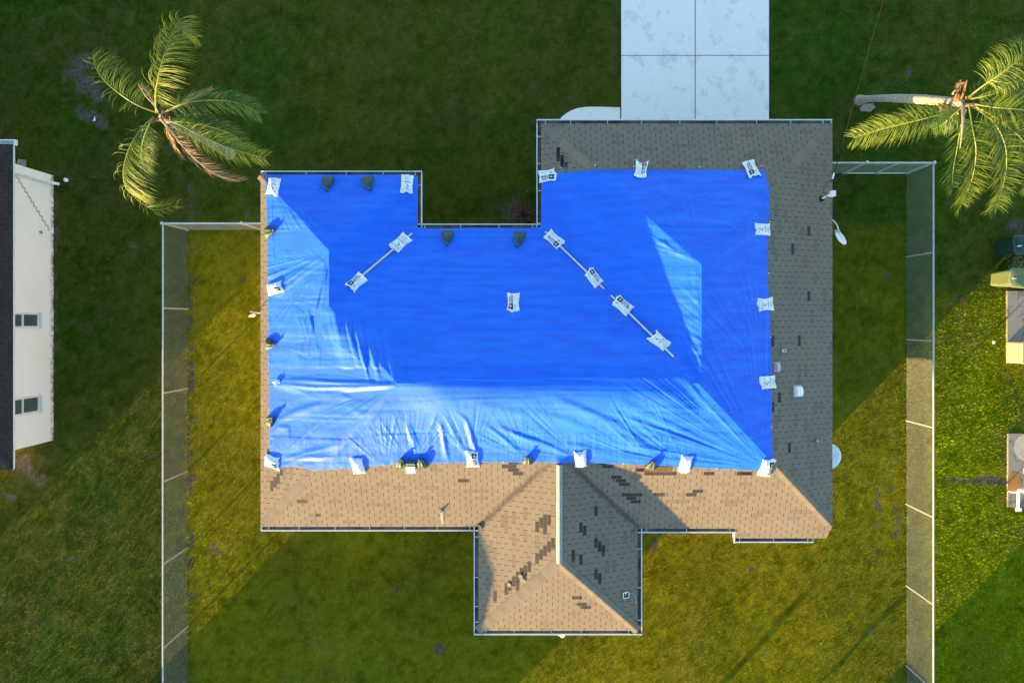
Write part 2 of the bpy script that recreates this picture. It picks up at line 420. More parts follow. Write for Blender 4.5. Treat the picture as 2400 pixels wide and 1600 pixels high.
rs('S', sS, [[(W_, S_), (-1.511, S_), Vs, Rm, Cw], [(3.04, -5.93), (5.87, -5.93), (5.87, S_), (3.04, S_)], [(3.04, S_), (E_, S_), Ce, Rm, Vs],
             [(5.87, -6.25), (8.50, -6.25), (E_, S_), (5.87, S_)]], '')
rs('SW', sSW, [[(-1.511, -8.836), (-1.511, S_), Vs, As]], '')
rs('SE', sSE, [[(3.04, -8.836), (3.04, S_), Vs, As]], '')
rs('SS', sSS, [[(-1.511, -8.836), (3.04, -8.836), As]], '')

def hip_caps(p0, p1, t1, parent, mat, zf=rz, half=0.135, t0=0.03, name='hip_cap'):
    b = MB(); L = math.hypot(p1[0] - p0[0], p1[1] - p0[1]); dx, dy = (p1[0] - p0[0]) / L, (p1[1] - p0[1]) / L
    nx, ny = -dy, dx; step = 0.165; n = int(L * t1 / step)
    for i in range(int(L * t0 / step), n):
        a, c = i * step - 0.012, (i + 1) * step + 0.02
        hw = half * random.uniform(0.97, 1.03)
        vsx = []
        for s_, lift in ((a, 0.034), (c, 0.008)):
            for k in (-1, -0.5, -0.12, 0.12, 0.5, 1):
                x = p0[0] + dx * s_ + nx * k * hw; y = p0[1] + dy * s_ + ny * k * hw
                vsx.append((x, y, zf(x, y) + lift))
        fs = [(j, j + 1, 7 + j, 6 + j) for j in range(5)]
        o = len(vsx); vsx += [(p[0], p[1], p[2] - 0.02) for p in vsx[:6]]
        fs += [(o + j, o + j + 1, j + 1, j) for j in range(5)]
        b.add(vsx, fs)
    return b.build(name, mat, parent)
hip_caps((W_, 4.156), Aw, 0.12, house, M['cap'])
hip_caps((0.28, 5.63), Ae, 0.36, house, M['cap'])
hip_caps((E_, 5.63), Ae, 0.36, house, M['cap'])
hip_caps((E_, S_), Ce, 0.42, house, M['cap'])
hip_caps((W_, S_), Cw, 0.36, house, M['cap'])
hip_caps((-1.511, -8.836), As, 1.0, house, M['cap'])
hip_caps((3.04, -8.836), As, 1.0, house, M['cap'])
# ridge vent of the rear wing
b = MB(); zr = rz(As[0], As[1])
x0 = As[0]; y0, y1 = As[1] - 0.02, at(1309, 1088, 3.4)[1]
prof = [(-0.088, -0.040), (-0.088, 0.012), (0.0, 0.075), (0.088, 0.012), (0.088, -0.040)]
b.v = [(x0 + p[0], y, zr + p[1]) for y in (y0, y1) for p in prof]
b.f = [(i, i + 1, 6 + i, 5 + i) for i in range(4)] + [(0, 1, 2, 3, 4), (9, 8, 7, 6, 5)]
rv = b.build('ridge_vent', M['grey_vent'], house)
b = MB()
for sx in (-1, 1):
    n = 60
    for i in range(n):
        yy = y0 + (y1 - y0) * (i + 0.5) / n
        b.box((x0 + sx * 0.090 - 0.006, yy - 0.012, zr - 0.055), (x0 + sx * 0.090 + 0.006, yy + 0.012, zr - 0.02))
    b.box((x0 + sx * 0.100 - 0.012, y0, zr - 0.07), (x0 + sx * 0.100 + 0.012, y1, zr - 0.040))
b.build('vent_slot', M['black'], rv)

# torn shingle tabs: (slope key, photo pixel of tab centre, tabs wide)
TORN = {
 'S': [(1205,1087,1),(1193,1092,1.4),(1203,1101,1),(1213,1109.5,1),(1085,1127.5,1),(707,1175,1),(745,1208,0.4),
       (1424,1095,1),(1412,1088,0.8),(1444,1114,1),(1454,1122,1),(1464,1131,1),(1482,1157,2),(1480,1165.5,1),(1490,1174,1),
       (1545,1158,1),(1620,1158,1),(1636,1149,1),(1663,1105,1),(1744,1105,1.4),(1750,1113,1),(1547,1112,3.1),(1500,1097,1),(1503,1104,0.8)],
 'W': [(638.5,1139,1),(647,1130,1),(655,1121,1),(662,1108,0.6),(627,500,1.6),(626,532,1.2),(633,1057,0.5)],
 'SW': [(1291,1218,1),(1281,1229,1.9),(1271,1225,1),(1261,1235,1),(1298,1272,1),(1290,1282,1),(1281,1291,1),(1271,1300,1),(1260,1309,1),
        (1241,1327,1),(1231,1337,1),(1221,1344,1),(1214,1352,1),(1202,1362,1),(1192,1371,1),(1186,1380,1.1),(1163,1396,1),(1213,1372,1)],
 'SE': [(1395.5,1196,1),(1357,1235,1),(1366.5,1243,1),(1395,1271,1),(1404,1280,1),(1414,1290,1),(1347,1301,1),(1357,1311,1),(1395.5,1345,1),(1404.5,1354,1)],
 'SS': [(1353,1403,1),(1363.5,1411.5,1),(1373.5,1419.5,1)],
 'E': [(1894.5,542,1),(1861,583,1),(1894.5,693,1),(1869.5,799,1),(1810.5,799,1),(1827,930,1),(1811.5,953,1),(1851,1048,1)],
 'EW': [(1305.5,359,1),(1313,365,1),(1310,357,1),(1322,381,1),(1331,386,0.5),(1315,375,1)],
}
for key, lst in TORN.items():
    slope, par = SLOPES[key]
    for (px, py, nt_) in lst:
        p = on_roof(px, py, 0, lambda x, y: slope.z((x, y)))
        k = math.floor(slope.v(p) / EP); 
        u = slope.u(p); wdt = 0.285 * nt_; jj = random.uniform(-0.01, 0.01)
        lo, hi = k * EP + 0.004, (k + 1) * EP - 0.012
        vv = []
        for (uu, v_) in ((u - wdt/2 + jj, lo), (u + wdt/2 + jj, lo), (u + wdt/2 + jj, hi), (u - wdt/2 + jj, hi)):
            # back from (u, v) to plan
            ex, ey = -slope.d[1], slope.d[0]
            s_ = slope.e - v_
            x = ex * uu + slope.d[0] * s_; y = ey * uu + slope.d[1] * s_
            t = (v_ - k * EP) / EP
            vv.append((x, y, slope.z((x, y)) + 0.011 * (1 - t) + 0.004))
        b = MB(); b.add(vv, [(0, 1, 2, 3)]); b.build('torn_shingle_tab', M['torn'], par)
# curled tab pieces on the rear wing
b = MB()
for (px, py, a, ln) in ((1223, 1353, 0.7, 0.22), (1229, 1362, 0.9, 0.26), (1194, 1372, 0.3, 0.16)):
    p = on_roof(px, py, 0.012); Mx = Matrix.Translation(p) @ Matrix.Rotation(a, 4, 'Z') @ Matrix.Rotation(-0.36, 4, 'Y') @ Matrix.Rotation(0.12, 4, 'X')
    b = MB(); b.box((-0.055, -ln / 2, 0.0), (0.055, ln / 2, 0.006), Mx); b.build('curled_shingle', M['cap'], SLOPES['SW'][1])
# bare deck patch where shingles blew off
b = MB()
vv = []
for px, py in ((1509, 1093), (1575, 1094), (1573, 1107), (1509, 1106)):
    p = on_roof(px, py, 0.018, lambda x, y: sS.z((x, y))); vv.append(tuple(p))
b.add(vv, [(3, 2, 1, 0)])
b.build('bare_deck_patch', M['plywood'], SLOPES['S'][1])
# white patch strip below the rear vent pipe
b = MB(); p = on_roof(1035, 1201, 0.0)
b.add([(p.x - 0.04, p.y - 0.35, sS.z((0, p.y - 0.35)) + 0.0125), (p.x + 0.04, p.y - 0.35, sS.z((0, p.y - 0.35)) + 0.0125), (p.x + 0.04, p.y + 0.02, sS.z((0, p.y + 0.02)) + 0.0125), (p.x - 0.04, p.y + 0.02, sS.z((0, p.y + 0.02)) + 0.0125)], [(0, 1, 2, 3)])
b.build('flashing_strip', M['pale_shingle'], SLOPES['S'][1])

# walls, soffit, fascia
OUT = [(W_, 4.156), (-3.254, 4.156), (-3.254, N_), (0.28, N_), (0.28, 5.63), (E_, 5.63), (E_, -5.87), (3.04, -5.87), (3.04, -8.836), (-1.511, -8.836), (-1.511, S_), (W_, S_)]
def inset(poly, d):
    n = len(poly); out = []
    for i in range(n):
        a, p, c = Vector(poly[i-1]), Vector(poly[i]), Vector(poly[(i+1) % n])
        e1 = (p - a).normalized(); e2 = (c - p).normalized()     # clockwise outline: inside is on the right
        n1 = Vector((e1.y, -e1.x)); n2 = Vector((e2.y, -e2.x))
        out.append(tuple(p + (n1 + n2) * d))
    return out
b = MB(); b.prism(inset(OUT, 0.55)[::-1], -0.05, 2.36); b.build('wall', M['wall'], house)
ix = 0.55
for (cx, cy, ax, wd, z0, z1, kind_) in ((4.9, 5.63 - ix, 'y', 4.9, 0.02, 2.15, 'garage_door'), (-1.4, N_ - ix, 'y', 0.95, 0.02, 2.1, 'front_door'), (-5.4, 4.156 - ix, 'y', 1.6, 0.8, 2.0, 'window'), (-4.6, S_ + ix, 'y', 1.8, 0.8, 2.0, 'window'), (5.0, S_ + ix, 'y', 1.8, 0.1, 2.1, 'window'), (W_ + ix, -2.0, 'x', 1.2, 0.9, 2.0, 'window'), (0.75, -8.836 + ix, 'y', 1.6, 0.8, 2.0, 'window')):
    b = MB(); sg = 1 if (ax == 'y' and cy > 0) or (ax == 'x' and cx > 0) else -1
    def pane(b, o0, o1, a0, a1, c0, c1):
        lo_, hi_ = sorted((sg * o0, sg * o1))
        if ax == 'y': b.box((cx + a0, cy + lo_, c0), (cx + a1, cy + hi_, c1))
        else: b.box((cx + lo_, cy + a0, c0), (cx + hi_, cy + a1, c1))
    if kind_ == 'window':
        pane(b, 0.002, 0.04, -wd/2, -wd/2 + 0.06, z0, z1); pane(b, 0.002, 0.04, wd/2 - 0.06, wd/2, z0, z1); pane(b, 0.002, 0.04, -0.03, 0.03, z0 + 0.061, z1 - 0.061); pane(b, 0.002, 0.04, -wd/2 + 0.061, wd/2 - 0.061, z0, z0 + 0.06); pane(b, 0.002, 0.04, -wd/2 + 0.061, wd/2 - 0.061, z1 - 0.06, z1)
        wo = b.build('window', M['white_metal'], house); b = MB(); pane(b, 0.001, 0.012, -wd/2 + 0.061, -0.031, z0 + 0.061, z1 - 0.061); pane(b, 0.001, 0.012, 0.031, wd/2 - 0.061, z0 + 0.061, z1 - 0.061); b.build('pane', M['glass'], wo)
    else:
        k = 4 if kind_ == 'garage_door' else 1
        for q in range(k): pane(b, 0.002, 0.045, -wd/2, wd/2, z0 + (z1 - z0) * q / k, z0 + (z1 - z0) * (q + 1) / k - 0.012)
        b.build(kind_, M['white_metal'], house)
b = MB(); o = inset(OUT, 0.03); b.prism(o[::-1], 2.33, 2.352); b.build('soffit', M['white_metal'], house)
b = MB()
for i in range(len(OUT)):
    a, c = OUT[i], OUT[(i + 1) % len(OUT)]
    oi = inset(OUT, 0.004); ii = inset(OUT, 0.026)
    a0, c0, a1, c1 = oi[i], oi[(i+1) % len(OUT)], ii[i], ii[(i+1) % len(OUT)]
    zt = 2.494
    vv = [(*a0, 2.335), (*c0, 2.335), (*c1, 2.335), (*a1, 2.335), (*a0, zt), (*c0, zt), (*c1, zt), (*a1, zt)]
    b.add(vv, [(3,2,1,0),(4,5,6,7),(0,1,5,4),(1,2,6,5),(2,3,7,6),(3,0,4,7)])
b.build('fascia', M['white_metal'], house)
b = MB()
b.box((5.88, -6.24, 2.18), (8.49, -6.22, 2.33)); b.box((5.858, -6.24, 2.18), (5.878, -5.90, 2.36)); b.box((5.88, -6.21, 2.17), (8.5, -5.7, 2.19))
b.build('fascia', M['white_metal'], house)

# gutters
GW = 0.125
def gutter(a, c, out, hang, zt=2.485, ends=(True, True)):
    """a, c: ends along the roof edge; out: outward unit normal"""
    a = Vector((a[0], a[1], 0)); c = Vector((c[0], c[1], 0)); o = Vector((out[0], out[1], 0)); L = (c - a).length; e = (c - a).normalized()
    Mx = Matrix(((e.x, o.x, 0, a.x), (e.y, o.y, 0, a.y), (0, 0, 1, zt), (0, 0, 0, 1)))
    b = MB()
    b.box((0, GW - 0.012, -0.12), (L, GW, 0.0), Mx)
    b.box((0, GW - 0.022, 0.0005), (L, GW + 0.004, 0.012), Mx)
    if ends[0]: b.box((0, 0.006, -0.118), (0.012, GW - 0.0125, -0.003), Mx)
    if ends[1]: b.box((L - 0.012, 0.006, -0.118), (L, GW - 0.0125, -0.003), Mx)
    gt = b.build('gutter', M['white_metal'], house)
    b = MB(); b.box((0.013, 0.004, -0.119), (L - 0.013, GW - 0.0125, -0.105), Mx); b.build('gutter_trough', M['gutter_in'], gt)
    for t in hang:
        b = MB(); b.box((L * t - 0.008, 0.004, -0.014), (L * t + 0.008, GW - 0.022, -0.002), Mx); b.build('hanger_strap', M['white_metal'], gt)
    return gt
gx = lambda px: (px - NX) / 82.05
gy = lambda py: (NY - py) / 82.05
gutter((W_ , 4.156), (-3.254 + GW, 4.156), (0, 1), (0.03, 0.28, 0.53, 0.76, 0.96))
gutter((-3.254, 4.156), (-3.254, N_), (1, 0), (0.18, 0.92), ends=(False, False))
gutter((-3.254 , N_), (0.28, N_), (0, 1), (0.06, 0.35, 0.66, 0.93), ends=(False, False))
gutter((0.28, N_), (0.28, 5.63), (-1, 0), (0.05, 0.36, 0.62, 0.88), ends=(False, False))
gutter((0.28 - GW, 5.63), (E_, 5.63), (0, 1), (0.03, 0.115, 0.24, 0.355, 0.485, 0.61, 0.745, 0.86, 0.97))
gutter((W_, S_), (-1.511, S_), (0, -1), (0.035, 0.175, 0.34, 0.50, 0.66, 0.81, 0.96), ends=(True, False))
gutter((-1.511, S_), (-1.511, -8.836), (-1, 0), (0.10, 0.49, 0.77, 0.92), ends=(False, False))
gutter((-1.511 - GW, -8.836), (3.04 + GW, -8.836), (0, -1), (0.07, 0.24, 0.46, 0.64, 0.92))
gutter((3.04, -8.836), (3.04, -5.93), (1, 0), (0.10, 0.42, 0.80), ends=(False, False))
gutter((3.04, -5.93), (5.858, -5.93), (0, -1), (0.09, 0.50, 0.94), zt=2.46, ends=(False, True))
gutter((5.845, -6.25), (8.13, -6.25), (0, -1), (0.07, 0.50, 0.93), zt=2.33)
b = MB(); b.box((5.845, -6.38, 2.20), (5.86, -5.94, 2.345)); b.box((5.83, -6.39, 2.345), (5.866, -6.06, 2.36)); b.build('rake_trim', M['white_metal'], house)
# corner splash guards
for px, py, a in ((1121, 1236, 0), (1492, 1246, 1)):
    b = MB(); p = at(px, py, 2.5)
    n = 8; c0 = Vector((p[0], p[1], 2.50))
    s_ = 1 if a == 0 else -1
    vv = []
    for i in range(n + 1):
        an = math.pi * (0.5 * i / n); x = c0.x + s_ * (0.13 * math.sin(an) - 0.02); y = c0.y + 0.13 * math.cos(an) - 0.02
        vv += [(x, y, 2.50), (x, y, 2.60)]
    b.add(vv, [(2*i, 2*i+2, 2*i+3, 2*i+1) for i in range(n)])
    b.build('splash_guard', M['grey'], house)
# small lamp bracket under the rear eave
b = MB(); p = at(1317, 1487, 2.3); b.box((p[0] - 0.10, p[1] - 0.05, 2.2), (p[0] + 0.08, p[1] + 0.08, 2.28)); b.tube([(p[0], p[1], 2.2), (p[0] + 0.03, p[1] - 0.09, 2.13)], [0.05, 0.075], 10)
b.build('flood_light', M['pvc'], house)
#TARP
# ------------------------------------------------------------------ tarp
TARP = [(623,409),(660,408.5),(700,409.5),(780,408.5),(860,409.5),(944,408.5),(962,411),(978,415),(980.6,436),(978,455),(979,486),(976.5,510),(977,532.5),(1000,535),
        (1056,536),(1100,533.5),(1196,534.5),(1228,535.5),(1266,532),(1268.5,520),(1268,477),(1271,426),(1271,404),(1302,397),(1339,391),(1379,385),(1420,387),(1489,389),
        (1515,388),(1540,386.5),(1556,391.5),(1590,389.5),(1635,389.5),(1690,388.5),(1730,387),(1788.5,386),(1791,400),(1797,418),(1804,450),(1803,486),(1806,508),(1800,516),
        (1801,557),(1799,580),(1800.5,606),(1799,664),(1803,700),(1805,727),(1806,789),(1808.5,872),(1808,905),(1809.5,933),(1809,1000),(1811,1060),(1811,1090),(1797,1104),(1780,1103),
        (1726,1099),(1680,1098),(1635,1095),(1573,1092.5),(1530,1089),(1490,1088),(1440,1085.5),(1378,1084),(1312,1085),(1260,1082.5),(1225,1083),(1180,1082),(1136,1083),(1046,1084),(1011,1086),
        (960,1087),(898,1090),(850,1094),(808,1098),(770,1100),(734,1103),(719,1098),(698,1093),(674,1093),(636,1100),(633,1075),(632,1053),(630.5,1020),(631,978),(629.5,930),(631,889),(628.5,850),(629,830),
        (627.5,800),(630,760),(628,736),(628.5,690),(627,631),(627.5,570),(626,525),(624.5,480),(624,438)]
STEP = 0.02
X0, X1, Y0, Y1 = -7.62, 6.75, -4.25, 4.18
gxs = np.arange(X0, X1, STEP); gys = np.arange(Y0, Y1, STEP)
GX, GY = np.meshgrid(gxs, gys)
base = roof_z(GX, GY)
def blur(a, s):
    r = int(3 * s / STEP); k = np.exp(-0.5 * (np.arange(-r, r + 1) * STEP / s) ** 2); k /= k.sum()
    p = np.pad(a, r, mode='edge')
    p = np.apply_along_axis(lambda v: np.convolve(v, k, 'valid'), 0, p)
    return np.apply_along_axis(lambda v: np.convolve(v, k, 'valid'), 1, p)
def sst(a, b, x):
    t = np.clip((x - a) / (b - a), 0, 1); return t * t * (3 - 2 * t)
H = blur(base, 0.085) + 0.034
# photo-pixel coordinates of every sample, to measure folds against the photograph
GU = NX + GX * FPX / (CAMH - H); GV = NY - GY * FPX / (CAMH - H)
def n1(seed, n=512):
    r = np.random.default_rng(seed); return r.uniform(-1, 1, n)
def noise1(x, seed):
    t = n1(seed); i = np.floor(x).astype(int); f = x - i; f = f * f * (3 - 2 * f)
    return t[i % 512] * (1 - f) + t[(i + 1) % 512] * f
def noise2(x, y, seed):
    r = np.random.default_rng(seed); t = r.uniform(-1, 1, (256, 256))
    i = np.floor(x).astype(int); j = np.floor(y).astype(int); fx = x - i; fy = y - j
    fx = fx * fx * (3 - 2 * fx); fy = fy * fy * (3 - 2 * fy)
    a = t[j % 256, i % 256]; b_ = t[j % 256, (i + 1) % 256]; c = t[(j + 1) % 256, i % 256]; d_ = t[(j + 1) % 256, (i + 1) % 256]
    return (a * (1 - fx) + b_ * fx) * (1 - fy) + (c * (1 - fx) + d_ * fx) * fy
def fan(cx, cy, a0, a1, r0, r1, freq, amp, seed, sharp=1.0, soft=8):
    """radiating pleats: angles in degrees clockwise from +u (photo right), v down; amp in metres at r1"""
    du, dv = GU - cx, GV - cy; r = np.hypot(du, dv)
    th = np.degrees(np.arctan2(dv, du)); mid = 0.5 * (a0 + a1); th = (th - mid + 180) % 360 - 180; hw = 0.5 * (a1 - a0)
    e = sst(hw + soft, hw - soft, np.abs(th)) * sst(r0 * 0.6, r0 + 12, r) * sst(r1, r1 * 0.45, r)
    e = e * (0.55 + 0.45 * noise1(th / 3.0 + 40, seed + 5))
    n = noise1((th + 200) * freq, seed) * 0.7 + noise1((th + 200) * freq * 2.3, seed + 1) * 0.35
    n2 = noise1((th + 200) * freq * 1.4 + 9, seed + 2)
    n = 0.75 * n + 0.75 * (np.clip(1 - 2.2 * np.abs(n2), 0, 1) ** 1.6 - 0.2)
    return 1.45 * amp * n * e * np.clip(r / r1, 0.12, 1) ** 0.6
def fold(pts, wid, amp, asym=0.0, taper=0.25):
    """one raised pleat along a polyline"""
    best = np.full(GU.shape, 1e9); sd = np.zeros(GU.shape); tt = np.zeros(GU.shape)
    L = [0]
    for p, q in zip(pts, pts[1:]): L.append(L[-1] + math.hypot(q[0] - p[0], q[1] - p[1]))
    for i, (p, q) in enumerate(zip(pts, pts[1:])):
        l = L[i + 1] - L[i]; ex, ey = (q[0] - p[0]) / l, (q[1] - p[1]) / l
        s = np.clip((GU - p[0]) * ex + (GV - p[1]) * ey, 0, l)
        dx, dy = GU - p[0] - s * ex, GV - p[1] - s * ey; d_ = np.hypot(dx, dy)
        m = d_ < best; best = np.where(m, d_, best); sd = np.where(m, -dx * ey + dy * ex, sd); tt = np.where(m, (L[i] + s) / L[-1], tt)
    w_ = np.where(sd > 0, wid * (1 + asym), wid * (1 - asym))
    return amp * np.exp(-(best / w_) ** 2) * np.sin(np.clip(tt, 0.02, 0.98) * math.pi) ** taper
def area(u0, u1, v0, v1, s=25):
    return sst(u0 - s, u0 + s, GU) * sst(u1 + s, u1 - s, GU) * sst(v0 - s, v0 + s, GV) * sst(v1 + s, v1 - s, GV)
Wv = np.zeros_like(H)
# the loose billow south of the main ridge
dS = np.clip((-1.6125 - GY), 0, None)
wr = np.exp(-((GY + 1.62) / 0.95) ** 4) * sst(-3.5, -2.2, GX) * sst(4.5, 3.7, GX)
H = H * (1 - wr) + (blur(base, 0.27) + 0.135) * wr
env = sst(-3.6, -1.2, GX) * sst(4.6, 3.4, GX)
Lb = 2.1
Wv += env * np.where(dS < Lb, 0.22 * dS * np.clip(1 - dS / Lb, 0, 1) ** 2, 0) * (0.85 + 0.25 * noise1(GU / 150, 20))
# long easterly ripples of the shaded slopes and fine ripples everywhere
Wv += 0.0060 * noise2(GU / 190, GV / 7.0 + noise2(GU / 300, GV / 80, 3) * 1.5, 21) + 0.010 * noise2(GU / 260, GV / 17, 22)
Wv += 0.0035 * noise2(GU / 9, GV / 60, 23) * area(1270, 1800, 400, 860)
sunny = sst(-1.60, -2.1, GY)
westy = np.clip(sst(0.9, 1.4, np.minimum(GY + 5.9, 4.2) * 0 + 2) * sst(-4.3, -4.9, GX + 0 * GY), 0, 1)
Wv += sunny * (0.006 * noise2(GU / 34, GV / 26, 24) + 0.0024 * noise2(GU / 11, GV / 10, 25) + 0.0016 * noise2(GU / 5, GV / 5.5, 26))
Wv += sst(-5.2, -5.7, GX) * (0.006 * noise2(GU / 26, GV / 40, 27) + 0.003 * noise2(GU / 9, GV / 14, 28))
# puckers along the hems
edge = sst(22, 2, GU - 627) + sst(30, 4, 1095 - GV) * sst(1800, 1700, GU) + sst(16, 2, 1806 - GU)
Wv += np.clip(edge, 0, 1) * 0.007 * noise2(GU / 11, GV / 8, 29)
Wv += sst(14, 2, GV - 409) * 0.006 * noise1(GU / 9, 31) * area(620, 980, 400, 420, 6)
# north-west corner
Wv += fan(636, 425, 38, 100, 16, 240, 0.55, 0.030, 41)
Wv += fan(636, 425, 44, 62, 16, 290, 0.8, 0.020, 42)
Wv += fan(648, 543, -40, 60, 10, 90, 0.22, 0.012, 43)
Wv += fan(771, 590, 95, 178, 18, 300, 0.30, 0.040, 44, 0.9)
Wv += fan(640, 552, 10, 85, 8, 110, 0.25, 0.014, 45)
for o_, a_ in ((0, 0.035), (13, 0.022)):
    Wv += fold([(768 - o_ * 0.4, 625), (745 - o_, 700), (718 - o_, 775), (697 - o_, 838)], 6, a_, 0.3)
Wv += fold([(757, 615), (715, 640), (690, 660), (655, 690)], 6, 0.024, 0.3)
Wv += fold([(750, 602), (700, 640), (650, 672)], 5, 0.016, 0.3)
Wv += fan(655, 690, -60, 60, 10, 110, 0.25, 0.014, 46)
Wv += fan(652, 810, -50, 50, 10, 90, 0.22, 0.012, 47)
# spikes of light along the south-west hip
ve = np.exp(-((GU - 772 - (GV - 745) * 0.95) / 62) ** 2) * sst(715, 765, GV) * sst(905, 860, GV)
Wv += ve * (0.060 * noise1((GU - GV * 0.20) / 12 + 7, 48) + 0.030 * noise1((GU - GV * 0.26) / 5.5, 49)) + 0.05 * np.exp(-((GU - 790 - (GV - 770) * 0.8) / 40) ** 2) * sst(735, 790, GV) * sst(880, 830, GV)
Wv += fan(768, 690, 75, 110, 20, 220, 0.35, 0.020, 50)
# tight horizontal pleats to the west anchor
Wv += fold([(652, 893), (720, 891), (800, 896), (925, 900)], 6, 0.050, 0.25, 0.5)
Wv += fold([(652, 900), (740, 907), (840, 907), (920, 903)], 6, 0.050, 0.25, 0.5)
Wv += fold([(660, 905), (730, 922), (800, 925), (850, 945)], 9, 0.030, 0.3, 0.6)
Wv += fan(652, 896, -25, 25, 8, 130, 0.22, 0.016, 51)
Wv += fan(926, 900, 120, 250, 12, 190, 0.22, 0.026, 52)
Wv += fold([(642, 993), (690, 965), (760, 944)], 8, 0.028, 0.3, 0.6)
Wv += fold([(640, 1010), (655, 1000), (675, 1003), (678, 1030)], 6, 0.020, 0.3)
Wv += fold([(665, 1078), (720, 1058), (790, 1042)], 9, 0.022, 0.4, 0.6)
Wv += fold([(655, 1092), (720, 1070), (790, 1072)], 6, 0.014, 0.4, 0.6)
Wv += fold([(820, 955), (850, 970), (872, 968)], 8, 0.016)
Wv += fold([(890, 965), (835, 1015), (780, 1075)], 7, 0.016, 0.3)
Wv += fan(650, 1078, -60, 10, 12, 170, 0.25, 0.016, 53)
# rear hem
for pts, wd, am in ([[(949,985),(957,1005),(968,1030),(976,1062)], 4.5, 0.030], [[(957,985),(970,1018),(985,1055)], 4, 0.022],
                    [[(1034,985),(1039,1020),(1047,1060),(1052,1082)], 5, 0.042], [[(1045,975),(1070,1025),(1096,1066)], 4.5, 0.030],
                    [[(1075,965),(1095,985),(1110,1030),(1122,1080)], 5.5, 0.044], [[(1092,1000),(1112,1045),(1122,1075)], 4, 0.020],
                    [[(1022,972),(1014,1000),(1005,1010)], 5, 0.018],
                    [[(1140,995),(1180,1025),(1225,1065)], 5.5, 0.032], [[(1165,995),(1220,1022),(1275,1045)], 5.5, 0.030],
                    [[(1190,1010),(1270,1035),(1345,1070)], 6, 0.036], [[(1285,925),(1370,960),(1450,995),(1535,1065)], 11, 0.040],
                    [[(1300,1035),(1360,1045),(1440,1065)], 8, 0.024], [[(1420,1005),(1500,1042),(1590,1075)], 8, 0.024],
                    [[(1240,960),(1330,985),(1420,1020)], 12, 0.022], [[(1100,940),(1180,960),(1260,970)], 12, 0.012]):
    Wv += fold(pts, wd, am, 0.35, 0.7)
Wv += fan(1105, 1078, -150, -60, 14, 150, 0.30, 0.026, 54)
Wv += fan(905, 1100, -150, -40, 14, 150, 0.35, 0.024, 55)
Wv += fan(965, 1090, -150, -40, 16, 150, 0.40, 0.026, 56)
Wv += fan(1236, 1075, -165, -90, 12, 150, 0.30, 0.028, 57)
Wv += fan(1360, 1076, -172, -120, 14, 220, 0.40, 0.030, 58)
Wv += fan(1525, 1082, -172, -110, 12, 200, 0.40, 0.028, 59)
Wv += fan(1605, 1088, -172, -110, 12, 200, 0.40, 0.028, 60)
Wv += fan(1797, 1096, -176, -86, 14, 440, 0.62, 0.042, 61)
Wv += fan(1797, 1096, -165, -120, 14, 260, 0.9, 0.014, 62)
# east side
Wv += fan(1645, 614, 190, 262, 14, 190, 0.24, 0.030, 63)
Wv += fan(1645, 614, 196, 250, 14, 330, 0.5, 0.014, 64)
Wv += fold([(1540, 530), (1590, 572), (1640, 610)], 6, 0.030, 0.35, 0.6)
Wv += fold([(1530, 552), (1580, 588), (1636, 612)], 5, 0.026, 0.35, 0.6)
Wv += fold([(1562, 520), (1600, 555), (1622, 583)], 4.5, 0.020, 0.35, 0.6)
Wv += fan(1645, 612, -60, 10, 14, 190, 0.22, 0.014, 65)
Wv += fold([(1672, 606), (1720, 578), (1768, 545)], 3.5, 0.030, 0.2)
Wv += fold([(1690, 572), (1745, 530), (1782, 482)], 3.5, 0.030, 0.2)
Wv += fan(1785, 540, 120, 200, 14, 170, 0.35, 0.028, 66)
Wv += fan(1800, 880, 195, 262, 16, 330, 0.6, 0.034, 67)
Wv += fan(1793, 715, 150, 230, 14, 130, 0.35, 0.020, 68)
Wv += fan(1797, 896, 130, 180, 14, 150, 0.35, 0.022, 69)
Wv += fold([(1645, 805), (1640, 850), (1644, 895)], 5, 0.020, 0.3)
Wv += fold([(1575, 835), (1610, 885), (1640, 930)], 4, 0.014, 0.3)
Wv += fan(1503, 412, 20, 160, 14, 160, 0.2, 0.018, 70)
Wv += fan(1765, 415, 60, 170, 14, 190, 0.2, 0.024, 71)
Wv += fan(769, 440, 10, 130, 16, 150, 0.25, 0.006, 72) + fan(863, 445, 10, 130, 16, 150, 0.25, 0.006, 73)
# valleys are held down by battens; tarp bridges them a little
# welded seams
def seam(pts, h):
    us = [p[0] for p in pts]; vs2 = [p[1] for p in pts]
    yv = np.interp(GU, us, vs2); d_ = GV - yv
    return h * (1 / (1 + np.exp(-d_ / 0.8))) * np.exp(-np.clip(d_, 0, None) / 60) + h * 0.6 * np.exp(-(d_ / 1.6) ** 2)
Wv += seam([(620,548),(657,544),(732,539),(826,542),(931,555),(1000,558),(1268,558),(1330,553),(1500,535),(1560,530),(1600,535),(1810,534)], -0.017)
Wv += seam([(620,866),(950,863),(1266,860),(1500,864),(1650,873),(1815,868)], -0.015)
cr = 1 + 0.7 * noise1(GU / 4.5, 80)
Wv += seam([(620,1022),(800,1031),(900,1020),(1050,1013),(1250,1015),(1400,1018),(1600,1027),(1700,1035)], 0.008) * cr * sst(1700, 1600, GU)
Wv = 0.45 * blur(Wv, 0.030) + 0.62 * Wv
T = np.maximum(H + Wv, base + 0.024)
def tarp_z(x, y):
    fx = min(max((x - X0) / STEP, 0), len(gxs) - 1.001); fy = min(max((y - Y0) / STEP, 0), len(gys) - 1.001)
    i, j = int(fx), int(fy); fx -= i; fy -= j
    return float((T[j, i] * (1 - fx) + T[j, i + 1] * fx) * (1 - fy) + (T[j + 1, i] * (1 - fx) + T[j + 1, i + 1] * fx) * fy)
Tp = [on_roof(px, py, 0.03) for px, py in TARP]
